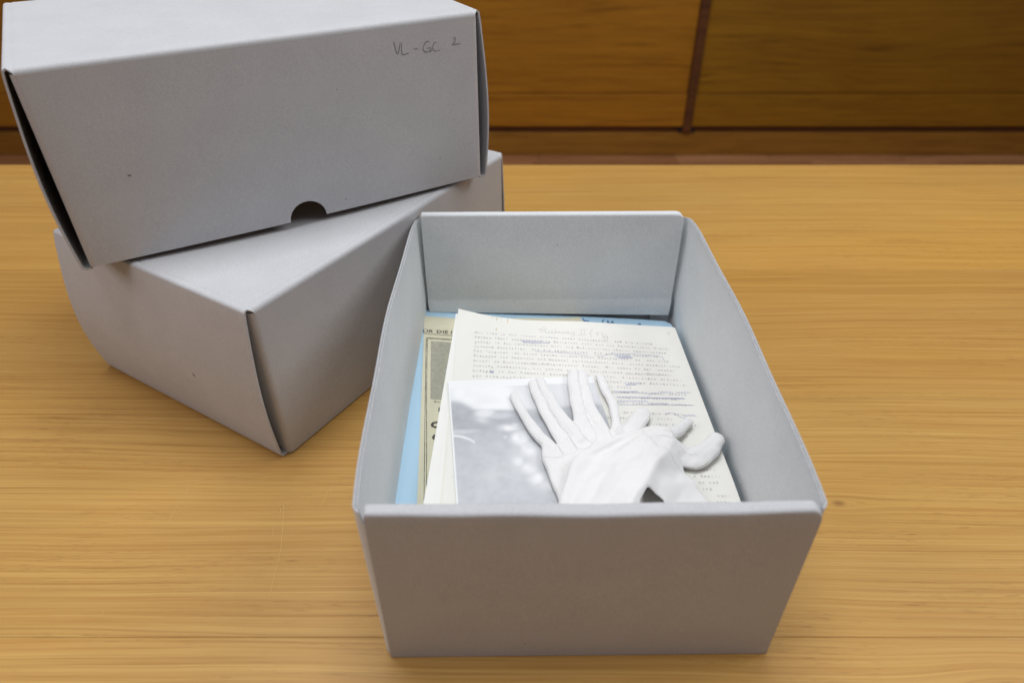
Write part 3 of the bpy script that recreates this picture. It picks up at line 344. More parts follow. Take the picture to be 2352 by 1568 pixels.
# ================================================================== CLOSED BOXES
TH = .0016
def sm(t): t = min(1, max(0, t)); return t * t * (3 - 2 * t)
def bulge_front(x, z, L, H, amt): return -amt * math.sin(math.pi * max(0, min(1, x / L))) * (1 - z / H)
def closed_box(name, label, loc, rz, L, W, H, z0, bl, br, front_amt=.0, notch=None, group='closed grey archive boxes'):
    r_ = empty(name, loc, rz); tag(r_, label, 'archive box', group)
    r = .0045
    # ---- top panel, rolled over both long edges
    ph = np.linspace(0, math.pi / 2, 7)
    prof = [(r - r * math.sin(p), H - r + r * math.cos(p), p) for p in ph[::-1]]
    dy = [.0065, .0078, .0085, .0092, .0105, .016, .03]
    prof += [(y, H, 0) for y in dy] + [(W / 2, H, 0)]
    prof += [(W - y, z, p) for y, z, p in prof[:-1][::-1]]
    xs_u = np.r_[0, .0018, .0030, .0037, .0044, .0056, .012, .03, np.linspace(.06, L - .067, 9)]
    xs_u = np.r_[xs_u, (L - .007) - xs_u[:8][::-1]]
    P = np.zeros((len(prof), len(xs_u), 3))
    for j, (y, z, p) in enumerate(prof):
        xe = .0035 + .0035 * math.sin(p) ** 2; span = L - 2 * xe
        for i, u in enumerate(xs_u):
            x = xe + u / (L - .007) * span
            ex = min(x, L - x); ey = min(y, W - y)
            dip = -.0005 * math.exp(-((ex - .0072) / .0008) ** 2) + (-.0005 * math.exp(-((ey - .0085) / .0007) ** 2) if p == 0 else 0)
            sag = -(.0042 if z0 < .002 else .0012) * math.sin(math.pi * x / L) * math.sin(math.pi * y / W)
            P[j, i] = (x, y, z + dip + sag)
    sheet('top_panel', P, TH, M['board'], r_)
    # ---- long panels with rounded returns at both ends
    for side in (0, 1):
        rc = .0055; pl = [(.0040, .017), (.0040, .010)]
        pl += [(.0040 + rc - rc * math.cos(a), rc - rc * math.sin(a)) for a in np.linspace(0, math.pi / 2, 7)]
        if notch and side == 0:
            c, rad = notch
            xm = np.r_[np.linspace(.03, c - rad - .006, 6), c - rad - .0003, c + rad * np.sin(np.linspace(-math.pi / 2, math.pi / 2, 25)), c + rad + .0003, np.linspace(c + rad + .006, L - .03, 7)]
        else: xm = np.linspace(.03, L - .03, 15)
        pl += [(x, 0) for x in xm]; pl += [(L - x, y) for x, y in pl[:9][::-1]]
        nz = 12; P = np.zeros((nz, len(pl), 3))
        for i, (x, y) in enumerate(pl):
            zb = z0
            if notch and side == 0 and y == 0 and abs(x - notch[0]) < notch[1]:
                zb = z0 + math.sqrt(max(0, notch[1] ** 2 - (x - notch[0]) ** 2)) * .98
            if y > .009: zb = z0 + .0045
            for j in range(nz):
                z = H - r + (zb - (H - r)) * (j / (nz - 1))
                yb = y + (bulge_front(x, z, L, H, front_amt) if y < .004 else 0)
                P[j, i] = (x, yb, z) if side == 0 else (L - x, W - yb, z)
        sheet('long_panel', P[:, ::-1], TH, M['board'], r_)
    # ---- bowed end panels, folded down from the top and hooked under at the bottom
    for side, (b0, b1) in ((0, bl), (1, br)):
        ny = 13; ys = np.linspace(.0035, W - .0035, ny); r2 = .0035
        rows = []
        for y in ys:
            bb = b0 + (b1 - b0) * (y / W)
            pr = [(r2 - r2 * math.sin(p), H - r2 + r2 * math.cos(p)) for p in np.linspace(0, math.pi / 2, 6)]
            for z in np.linspace(H - .010, .006, 16):
                t = 1 - z / H; pr.append((-bb * math.sin(math.pi * t ** 1.15) ** .9 - .0022 * t ** 2, z))
            xb = pr[-1][0]
            pr += [(xb + .0006, .003), (xb + .002, .0012), (xb + .004, .0004), (xb + .0085, .0010)]
            rows.append([(x, y, z) if side == 0 else (L - x, y, z) for x, z in pr])
        P = np.array(rows)
        sheet('end_panel', P if side else P[::-1], TH, M['board'], r_)
        # inner wall seen through the slot beside the end panel
        x0 = .0062 if side == 0 else L - .0078
        box('inner_wall', (x0, .012, .004), (x0 + TH, W - .012, H - .006), M['board'], r_)
    return r_
lowb = closed_box('archive_box', 'closed grey cardboard archive box lying under the box marked VL-GC 2', (-.2043, .4360, 0), 1.0245, .3775, .262, .1592, .0012, (.0055, .0115), (.004, .004), .0015)
topb = closed_box('archive_box', 'closed grey cardboard archive box with thumb notch, marked VL-GC 2, stacked on top', (-.3555, .4945, .1595), .5295, .3795, .262, .1635, .0040, (.0058, .009), (.0068, .006), .004, (.189, .0172))
# flaws and writing on the top box (local x along the front, z up)
def on_front(s, z): zz = z - .1595; return (s, bulge_front(s, zz, .3795, .1635, .004) - .0003, zz)
ribbons('handwriting', B['vlgc'], on_front, .00065, M['pencil_box'], topb, .0008, label='pencilled VL-GC 2')
ribbons('speck', B['vmarks'], on_front, .0009, M['speck'], topb, .0006, 'stuff')
def on_end(y, z): 
    t = 1 - z / .1592; bb = .0055 + .006 * (y / .262)
    return (-bb * math.sin(math.pi * t ** 1.15) ** .9 - .0022 * t * t - .0004, y, z)
ribbons('speck', [[(.0905, .0665), (.0890, .0635)]], on_end, .0009, M['speck'], lowb, .0006)

# ================================================================== OPEN BOX
OL, OW, OH = .3710, .2610, .1515
ob = empty('open_archive_box', (-.0850, .2490, 0), .0103)
tag(ob, 'open grey cardboard archive box holding papers and white gloves', 'archive box')
def profile_wall(name, prof, x0, x1, rad_r, rad_l, topz, extra=None, step=26):
    """closed (y,z) profile swept along x; the top drops round at the corners"""
    xs = np.r_[x0, x0 + np.linspace(0, 1, 7)[1:] * max(rad_l, .004), np.linspace(x0 + .02, x1 - .02, step), x1 - np.linspace(1, 0, 9) * rad_r]
    xs = np.unique(np.round(xs, 6)); n = len(prof); V = []
    for x in xs:
        d = 0
        if x > x1 - rad_r: q = (x - (x1 - rad_r)) / rad_r; d = rad_r * (1 - math.sqrt(max(0, 1 - q * q)))
        if rad_l > 0 and x < x0 + rad_l: q = (x0 + rad_l - x) / rad_l; d = rad_l * (1 - math.sqrt(max(0, 1 - q * q)))
        for k, (y, z) in enumerate(prof):
            zz = z - d * max(0, min(1, (z - (topz - .03)) / .03))
            p = [x, y, zz]
            if extra: p = extra(p, k)
            V.append(p)
    F = []
    for i in range(len(xs) - 1):
        for k in range(n):
            a = i * n + k; b2 = i * n + (k + 1) % n; F.append((a, b2, b2 + n, a + n))
    F.append(tuple(range(n))[::-1]); F.append(tuple((len(xs) - 1) * n + k for k in range(n)))
    o = mesh(name, V, F, M['board_in_lit' if name == 'back_wall' else 'board'], ob, True, R(38))
    return o
def roll(y0, y1, z, r=.0026):
    return [(y0 + r - r * math.cos(a), z - r + r * math.sin(a)) for a in np.linspace(0, math.pi / 2, 5)] + [((y0 + y1) / 2, z + .0002)] + [(y1 - r + r * math.sin(a), z - r + r * math.cos(a)) for a in np.linspace(0, math.pi / 2, 5)]
pf = [(0, .0005), (0, .05), (0, .10), (0, OH - .012)] + roll(0, .0088, OH) + [(.0088, OH - .012), (.0088, .08), (.0088, .050), (.0105, .046), (.0108, .030), (.0093, .030), (.0072, .046), (.0072, OH - .012), (.0072, OH - .014), (.0016, OH - .014), (.0016, .0005)]
def wob(p, k):
    return [p[0], p[1] - (.0012 * math.sin(math.pi * p[0] / OW) * (p[2] / OH) if p[1] < .005 else 0), p[2] + (.0005 * math.sin(p[0] * 31) + .0004 * math.sin(p[0] * 77 + 1)) * (p[2] > OH - .011)]
profile_wall('front_wall', pf, .0016, .2612, .0075, .0012, OH, wob)
pb = [(OL, .0005), (OL, .06), (OL, OH - .012)] + [(y, z) for y, z in roll(OL - .0082, OL, OH + .0028)[::-1]] + [(OL - .0082, OH - .012), (OL - .0086, .10), (OL - .0082, .0565), (OL - .0088, .0545), (OL - .0098, .0525), (OL - .0125, .042), (OL - .0135, .0355), (OL - .0120, .0355), (OL - .0082, .0520), (OL - .0066, .0560), (OL - .0066, OH - .012), (OL - .0066, OH - .014), (OL - .0016, OH - .014), (OL - .0016, .0005)]
def bend(p, k):
    if p[2] < .05 and p[1] < OL - .004:      # slanted lower corners of the tucked flap
        q = (.05 - p[2]) / .025; p = [OW / 2 + (p[0] - OW / 2) * (1 - .022 * q), p[1], p[2] + .0030 * q + .0100 * q * (1 - p[0] / OW)]
    return p
profile_wall('back_wall', pb, -.0006, .2585, .0085, .0012, OH + .0028, bend)
box('base_panel', (.003, .003, .0002), (OW - .003, OL - .003, .0018), M['board'], ob)
for side in (0, 1):
    amp = .0078 if side == 0 else .0062
    off = -.0028 if side == 0 else .0015
    rc = .006
    pl = [(.016, -.0000 + .0032), (.010, .0032)] 
    pl = [(.018, .0028), (.008, .0028)] + [(rc - rc * math.sin(a) , rc - rc * math.cos(a) + .0026) for a in np.linspace(.3, math.pi / 2, 6)]
    mid = [(0, y) for y in np.linspace(.02, OL - .02, 22)]
    pl = pl + mid + [(x, OL - y) for x, y in pl[::-1]]
    nz = 14; P = np.zeros((nz, len(pl), 3))
    for i, (x, y) in enumerate(pl):
        for j in range(nz):
            t = 1 - j / (nz - 1); topd = OH - .0006 - (.0150 * sm((x - .0032) / .002) * (y < OL / 2)) - (.0035 * math.exp(-((OL - y) / .02) ** 2))
            z = .0006 + (topd - .0006) * t
            e = (t ** .85) * amp * math.sin(math.pi * min(1, max(0, (y + .004) / (OL + .02)))) ** .75 + .0006 * math.sin(y * 40) * t
            o_ = off * (.45 + .55 * t)
            xo = x - e if x < .006 else x
            xo += o_ if side == 0 else -o_
            P[j, i] = (xo, y, z) if side == 0 else (OW - xo, y, z)
    Q = P if side == 0 else P[:, ::-1]
    w = sheet('side_wall', Q[:, ::-1], .0013, M['board_in_lit'], ob); w.data.materials.append(M['board_edge'])
    for pg in w.data.polygons[2 * (nz - 1) * (len(pl) - 1):]: pg.material_index = 1
    # frayed pale fibres along the cut top edge
    top = P[0][6:-6]; s = 1 if side == 0 else -1
    V = []; F = []
    for k, p in enumerate(resample(top, .0014)):
        j1 = rng.random() * .0006; j2 = .0001 + rng.random() * .0005 * (rng.random() > .35)
        lo = .00005 + .0007 * rng.random() ** 3
        V += [(p[0] + s * (TH - .0005), p[1], p[2] + .0001), (p[0] + s * (TH - .0002), p[1], p[2] + .0001 + j2 * .6), (p[0] + s * (TH + .00012), p[1], p[2] + .00005), (p[0] + s * (TH + .00012), p[1], p[2] - lo)]
    n = len(V) // 4
    for k in range(n - 1):
        for q in range(3): F.append((4 * k + q, 4 * k + q + 1, 4 * k + q + 5, 4 * k + q + 4) if side else (4 * k + q + 4, 4 * k + q + 5, 4 * k + q + 1, 4 * k + q))
    mesh('frayed_edge', V, F, M['board_torn'], w)
    # corner tab folded behind the end walls
    xa = .0015 if side == 0 else OW - .0215
    box('corner_tab', (xa, OL - .0058, .004), (xa + .02, OL - .0042, OH - .008), M['board_in_lit'], ob)
ribbons('speck', [[(.1345, .1215), (.1347, .1200)]], lambda x, z: (x, OL - .0090, z), .0007, M['speck'], ob, .0005)
ribbons('speck', [[(.0935, .018), (.0935, .0165)]], lambda x, z: (x, -.0006, z), .0007, M['speck'], ob, .0005)

# ================================================================== PAPERS
def zT(x, y):
    s = (x + .054) / .222; k = min(1, max(-.25, (.5435 - y) / .1835))
    zl = .0635 - .007 * k; zr = .0455 + .007 * k; z = zl + (zr - zl) * s
    z += .003 * math.exp(-((x + .054) / .02) ** 2 - ((y - .578) / .016) ** 2)
    return z - .0035 * math.exp(-((x - .015) / .04) ** 2) * sm((y - .54) / .038)
def zF(x, y): return .0430 - .0115 * (x + .094) / .26
def poly_sheet(name, outline, zf, th, m, parent=None, n=28, inset=None):
    """a sheet bounded by top edge points, straight sides and a bottom edge: rows run from top to bottom"""
    top, bl_, br_ = outline; T = resample2(top, n); V = np.zeros((n, n, 3))
    for j in range(n):
        v = j / (n - 1)
        for i in range(n):
            u = i / (n - 1); x = T[i][0] * (1 - v) + (bl_[0] + (br_[0] - bl_[0]) * u) * v; y = T[i][1] * (1 - v) + (bl_[1] + (br_[1] - bl_[1]) * u) * v
            V[j, i] = (x, y, zf(x, y))
    return sheet(name, V[:, ::-1], th, m, parent)
def resample2(pts, n):
    pts = np.asarray(pts, float); d = np.r_[0, np.cumsum(np.linalg.norm(np.diff(pts, axis=0), axis=1))]
    s = np.linspace(0, d[-1], n); return np.stack([np.interp(s, d, pts[:, k]) for k in range(2)], 1)
# blue folder: a stack of card with visible thickness
fo = B['folder']
f_o = poly_sheet('blue_folder', (fo[:9], (-.0888, .263), (.1745, .263)), zF, .0026, M['folder'], None, 40)
tag(f_o, 'light blue card folder under all the papers, marked Wege / Mappe 1', 'folder')
ribbons('handwriting', B['folderink'], lambda x, y: (x, y, zF(x, y) + .0006), .0010, M['folderink'], f_o, .0008, label='ballpoint Wege / Mappe 1')
box_bundle = poly_sheet('folder_stack', ([(-.090, .6065), (.1640, .6000)], (-.086, .266), (.170, .266)), lambda x, y: zF(x, y) - .0030, .026, M['folder'], None, 10)
tag(box_bundle, 'thick pile of blue folders filling the box bottom under the top blue folder', 'folders')
# newspaper clipping
nw = B['news']; zN = lambda x, y: zF(x, y) + .0006
n_o = poly_sheet('newspaper_clipping', (nw[:11], (-.0665, .265), (.085, .265)), zN, .0002, M['news'], None, 40)
tag(n_o, 'yellowed newspaper clipping lying on the blue folder at the left', 'newspaper clipping')
zP_ = lambda x, y: (x, y, zN(x, y) + .00025)
def tl(s, x0, y0, h, w, dirx, bold=0, adv=1.0):
    """proportional line of text: returns items and keeps the direction vector"""
    out = []; x = 0
    for ch in s:
        if ch == ' ': x += .32 * w; continue
        g, _ = glyph(ch, bold); wd = (g[:, 0].max() - g[:, 0].min()); out.append((ch, x + wd * w / 2, 0, w, h, bold)); x += (wd + .13 * adv) * w
    return out
def placed(items, x0, y0, ang, fn):
    c, s_ = math.cos(ang), math.sin(ang); return lambda u, v: fn(x0 + u * c - v * s_, y0 + u * s_ + v * c)
NTx = B['newstext']
b0, b1 = NTx['base']; ang = math.atan2(b1[1] - b0[1], b1[0] - b0[0])
it = tl('ÜR DIE I', 0, 0, .0074, .0080, 0, .012); 
text_mesh('headline', [i for i in it if i[0] != 'I' or i[1] < .028], placed(it, b0[0] - .0012, b0[1], ang, zP_), M['darkink'], n_o)
it = tl('I', 0, 0, .0074, .0080, 0, .012); text_mesh('headline', it, placed(it, -.0628, b1[1] - .0001, ang, zP_), M['darkink'], n_o)
fr = NTx['frame']
rules = [[NTx['line'][0], NTx['line'][1], (-.052, .5650)], [fr[0], (-.07, .5595), (-.052, .5585)], [fr[1], (-.07, .5582), (-.052, .5572)],
         [fr[0], fr[4], (fr[5][0], fr[5][1]), (-.0600, .27)], [fr[1], fr[3], (fr[6][0] + .0006, fr[6][1]), (-.0586, .27)]]
ribbons('ruled_line', rules, zP_ and (lambda x, y: (x, y, zN(x, y) + .00022)), .00048, M['darkink'], n_o, .004)
pc = NTx['pic']
def q_mesh(name, a, b, c, m, parent, zf):
    a, b, c = map(np.array, (a, b, c)); d = b + c - a
    V = [(*(a + (b - a) * u + (c - a) * v + (a - b - c + d) * u * v), 0) for v in np.linspace(0, 1, 8) for u in np.linspace(0, 1, 6)]
    V = [(x, y, zf(x, y)) for x, y, _ in V]; return mesh(name, V, grid_faces(6, 8, flip=True), m, parent)
q_mesh('printed_picture', pc[0], (pc[1][0] + .03, pc[1][1] - .0012), pc[2], M['halftone'], n_o, lambda x, y: zN(x, y) + .0002)
e0 = NTx['erst']; it = tl('Erst', 0, 0, .0028, .0030, 0, .01); text_mesh('caption', it, placed(it, e0[0][0], e0[0][1], -.08, zP_), M['darkink'], n_o)
it = tl('I', 0, 0, .0075, .008, 0, .02); text_mesh('headline', it, placed(it, -.0656, .4518, 0, zP_), M['darkink'], n_o)
it = tl('C', 0, 0, .0098, .0105, 0, .06); text_mesh('headline', it, placed(it, -.0708, .4315, 0, zP_), M['darkink'], n_o)
it = tl('C', 0, 0, .0098, .0105, 0, .06); text_mesh('headline', it, placed(it, -.0682, .4165, 0, zP_), M['darkink'], n_o)

# hidden pile that carries the typescript, then the loose sheets
pile = poly_sheet('paper_pile', ([(-.050, .560), (.155, .560)], (-.050, .275), (.160, .275)), lambda x, y: zT(x, y) - .0014, .014, M['cream'], None, 14)
tag(pile, 'pile of cream papers under the typed sheets', 'papers')
def loose(label, tl_, ml, bl_, dz, m, wdt=.2217, name='paper_sheet', top_r=None):
    tr = (tl_[0] + wdt * .985, tl_[1] - .004)
    o = poly_sheet(name, ([tl_, ((tl_[0] + tr[0]) / 2, tl_[1] - .003), tr], bl_, (bl_[0] + wdt, bl_[1])), lambda x, y: zT(x, y) + dz, .0002, m, None, 34)
    return tag(o, label, 'paper')
U = B['under']
def ext(a, b, y): t = (y - a[1]) / (b[1] - a[1]); return (a[0] + (b[0] - a[0]) * t, y)
loose('lowest white sheet whose left edge sticks out furthest over the newspaper clipping', U[0][0], None, ext(U[0][1], U[0][2], .262), -.0011, M['white'], .215)
loose('white sheet second from the bottom of the loose pile, its left edge just showing', (U[0][0][0] + .0018, .571), None, ext((-.0545, .571), U[1][1], .262), -.0007, M['white'], .214)
s3 = loose('cream sheet directly under the typed page, a pencil mark at its left margin', (U[1][2][0] - .0006, .572), None, ext((-.0538, .572), U[2][1], .262), -.0004, M['cream'], .213)
# the typed page
TP = [(-.0543, .5770), (-.048, .5755), (-.030, .5746), (-.008, .5744), (.03, .5750), (.0665, .5754), (.11, .5755), (.150, .5766), (.1662, .5776), (.1682, .5760)]
tp = poly_sheet('typed_page', (TP, (-.0515, .262), (.1735, .262)), lambda x, y: zT(x, y), .0002, M['typed'], None, 60)
tag(tp, 'typewritten manuscript page with blue ink corrections and pencilled heading Sendung II', 'typescript')
onT = lambda x, y: (x, y, zT(x, y) + .00028)
LINES = ['Wir sind in der ersten Sendung davon ausgegangen, daß klassische',
 'Formen ideal ausbalancierte Gestalten sind und die harmonischen Grund-',
 'gefüge in den herrschenden Dur- und Molltonarten ebenso geschlossene',
 'Systeme darstellen, wie die thematischen, die auf ihnen beruhm en.',
 'Das "usgehen von einem festen harmonischen Bezugspunkt, zu  dem nach',
 'Erzeugen von Spannung und Wechsel zurückgekehrt wird, hatte wesentlichen',
 'Anteil am Zustandekommen klassischer Formen. Wir haben in der letzten',
 'Sendung beobachtet, wie gerade aus den Beziehungen in der Zusammen-',
 'klängen in der Romantik zunehmend die idealen, klassischen Ordnun-',
 'gen hinausgedrängt haben, bleibt doch nochmals einen Anknüpfungs-',
 'punkt zu                        Sonate op 1 von Alban ',
 '                                    xxxxxx Nicht unter Arnold',
 '                                       viewohl als Bergs Be- ',
 '                                   anders auch xxxxxxx Kammer-',
 '',
 '                                  Ordnung, was er bei ',
 '                                  und wer. Er hat nicht',
 '                                    möglichkeiten  cks-',
 '                                                    ug ',
 '                                                   age ',
 '', '', '                                                      st',
 '                                                   sondern',
 '                                                  n Ähnli-',
 '                                                     hs und',
 '                                                      ird ',
 '                                                     ver-',
 '                                                      ung-']
REND = {0: .1391, 1: .1551, 2: .1502, 3: .1441, 4: .1502, 5: .1600, 6: .1533, 7: .1502, 8: .1570, 9: .1620, 10: .1451, 11: .1570, 12: .1520, 13: .1600, 15: .1510, 16: .1380, 17: .1600, 18: .1500, 19: .1500, 22: .1640, 23: .1610, 24: .1630, 25: .1600, 26: .1560, 27: .1660, 28: .1640}
items = []
YL = [.5435 - .00702 * k for k in range(14)] + [0, .4395, .4325, .4255, .4190, .4120, 0, 0, .3890, .3738, .3665, .3600, .3535, .3470, .3410]
for k, s in enumerate(LINES):
    if not s.strip(): continue
    st = len(s) - len(s.lstrip())
    pitch = .00273; xr = REND[k]
    x0 = xr - pitch * len(s) if (k > 9 and st) else -.0363
    if not (k > 9 and st): pitch = (xr - x0) / len(s)
    if k == 10: x0 = -.0363; pitch = .00273
    for i, ch in enumerate(s):
        if ch == ' ': continue
        jit = (rng.random(2) - .5) * .00022
        g = .0040 * (1 + .04 * (rng.random() - .5))
        bold = .05 if (k in (11, 13) and ch == 'x') else (.025 if rng.random() < .8 else .04)
        items.append((ch, x0 + pitch * (i + .5) + jit[0], YL[k] - .0012 + jit[1], g * .78, g, bold))
print('typed characters', len(items))
text_mesh('typed_text', items, onT, M['typeink'], tp, kind='stuff')
ribbons('pencil_note', B['pencil'][:13] + B['pencil'][13:15] + B['pencil'][17:], onT, .00034, M['pencil'], tp, .0008, 'stuff')
ribbons('ink_correction', B['blue'], onT, .00045, M['blueink'], tp, .0008, 'stuff', label='blue ballpoint corrections and crossings-out')
ribbons('rust_mark', B['stain'], onT, .0007, M['rust'], tp, .0008, 'stuff')
ribbons('pencil_mark', B['pencil'][15:17], lambda x, y: (x, y, zT(x, y) + .00025), .0005, M['pencil'], s3, .0008)

# the photographic print: an abstract soft grey picture as vertex pigment
pr = B['print']; A_ = np.array(pr[0]); ux = np.array(pr[1]) - A_; uy = np.array([ux[1], -ux[0]]); uy = uy / np.linalg.norm(ux); Wp = np.linalg.norm(ux); Hp = .178
zPr = lambda x, y: zT(x, y) + .0009
n_u, n_v = 150, 190
uu, vv = np.meshgrid(np.linspace(0, 1, n_u), np.linspace(0, 1, n_v))
def blob(cx, cy, rx, ry, rot=0, soft=2.0):
    c, s_ = math.cos(rot), math.sin(rot); dx = (uu - cx); dy = (vv - cy) * Hp / Wp
    a = (dx * c + dy * s_) / rx; b_ = (-dx * s_ + dy * c) / ry; return np.exp(-(a * a + b_ * b_) ** soft)
def vnoise(fx, fy, seed):
    r0 = np.random.default_rng(seed).random((fy + 2, fx + 2)); x = uu * fx; y = vv * fy; i = x.astype(int); j = y.astype(int); a = x - i; b_ = y - j
    a = a * a * (3 - 2 * a); b_ = b_ * b_ * (3 - 2 * b_)
    return (r0[j, i] * (1 - a) + r0[j, i + 1] * a) * (1 - b_) + (r0[j + 1, i] * (1 - a) + r0[j + 1, i + 1] * a) * b_
tone = np.full(uu.shape, .62) + .05 * (vnoise(5, 6, 1) - .5) + .05 * (vnoise(14, 18, 2) - .5) + .04 * (vnoise(40, 50, 3) - .5)
tone = tone - .07 * np.clip(1 - np.abs(vv - .32) / .2, 0, 1)
light = np.zeros_like(uu)
top_light = 1 / (1 + np.exp((vv - .222 + .006 * np.sin(uu * 9)) / .005))
head_ = blob(.02, .225, .145, .11, .35, 4)
light = np.maximum(light, top_light * (1 - head_) * (.55 + .45 * blob(.24, .12, .26, .17, .45, 3)))
light = np.maximum(light, .75 * blob(.22, .235, .07, .05, -.1)); light = np.maximum(light, .35 * blob(.30, .26, .10, .03))
for cx, cy, rx, ry, ro, k_ in ((.36, .345, .062, .028, .1, .85), (.40, .33, .03, .02, 0, .6), (.415, .415, .052, .060, .3, .95), (.46, .49, .045, .07, -.2, .7), (.33, .40, .014, .014, 0, .5), (.385, .555, .032, .035, -.4, .85), (.44, .60, .045, .06, -.5, .75), (.475, .66, .045, .050, -.4, .85), (.52, .70, .05, .04, 0, .6), (.46, .262, .02, .02, 0, .5), (.62, .22, .08, .05, .2, .6), (.52, .36, .06, .03, .8, .5), (.20, .28, .05, .03, .5, .4)):
    light = np.maximum(light, k_ * blob(cx, cy, rx * 1.08, ry * 1.08, ro, 1.25) * (.72 + .5 * vnoise(26, 34, 21)))
arc = np.abs(vv - (.372 + 2.6 * uu ** 2)); light = np.maximum(light, .85 * np.exp(-(arc / .0075) ** 2) * (uu < .135)); light = np.maximum(light, .35 * blob(.05, .35, .12, .02))
dark = .05 * blob(.05, .22, .18, .10, .3) + .10 * blob(.86, .38, .10, .10) * (vnoise(30, 40, 5)) * 3 + .10 * blob(.92, .22, .06, .05)
light *= (.88 + .24 * vnoise(16, 20, 9))
lum = np.clip(tone + (.86 - tone) * np.clip(light, 0, 1) - dark * (1 - .3 * light), .2, .88)
mg = .052; edge = (uu < .008) | (vv < mg)
lum = np.where(edge, .85, lum)
P = np.zeros((n_v, n_u, 3))
for j in range(n_v):
    for i in range(n_u):
        q = A_ + ux * uu[j, i] + uy * Hp * vv[j, i]; P[j, i] = (q[0], q[1], zPr(q[0], q[1]))
V, F = sheet_solid(P[:, ::-1], .00025)
m, t, b = mat('photo_paper', .38, .35)
ca = t.nodes.new('ShaderNodeVertexColor'); ca.layer_name = 'picture'; t.links.new(ca.outputs[0], b.inputs['Base Color']); M['photo'] = m
ph_o = mesh('photo_print', V, F, m, None, True, R(40))
at = ph_o.data.color_attributes.new('picture', 'FLOAT_COLOR', 'POINT')
L_ = np.tile(lum[:, ::-1].reshape(-1), 2); L_[len(L_) // 2:] = .85
tint = np.clip((.86 - L_) / .5, 0, 1)
colr = np.stack([L_ ** 1.25 * (1 - .07 * tint), L_ ** 1.25 * (1 - .035 * tint), L_ ** 1.25 * (1 + .04 * tint), np.ones_like(L_)], 1)
at.data.foreach_set('color', colr.astype(np.float32).reshape(-1))
tag(ph_o, 'pale grey photographic print with white border, partly under the gloves', 'photograph')

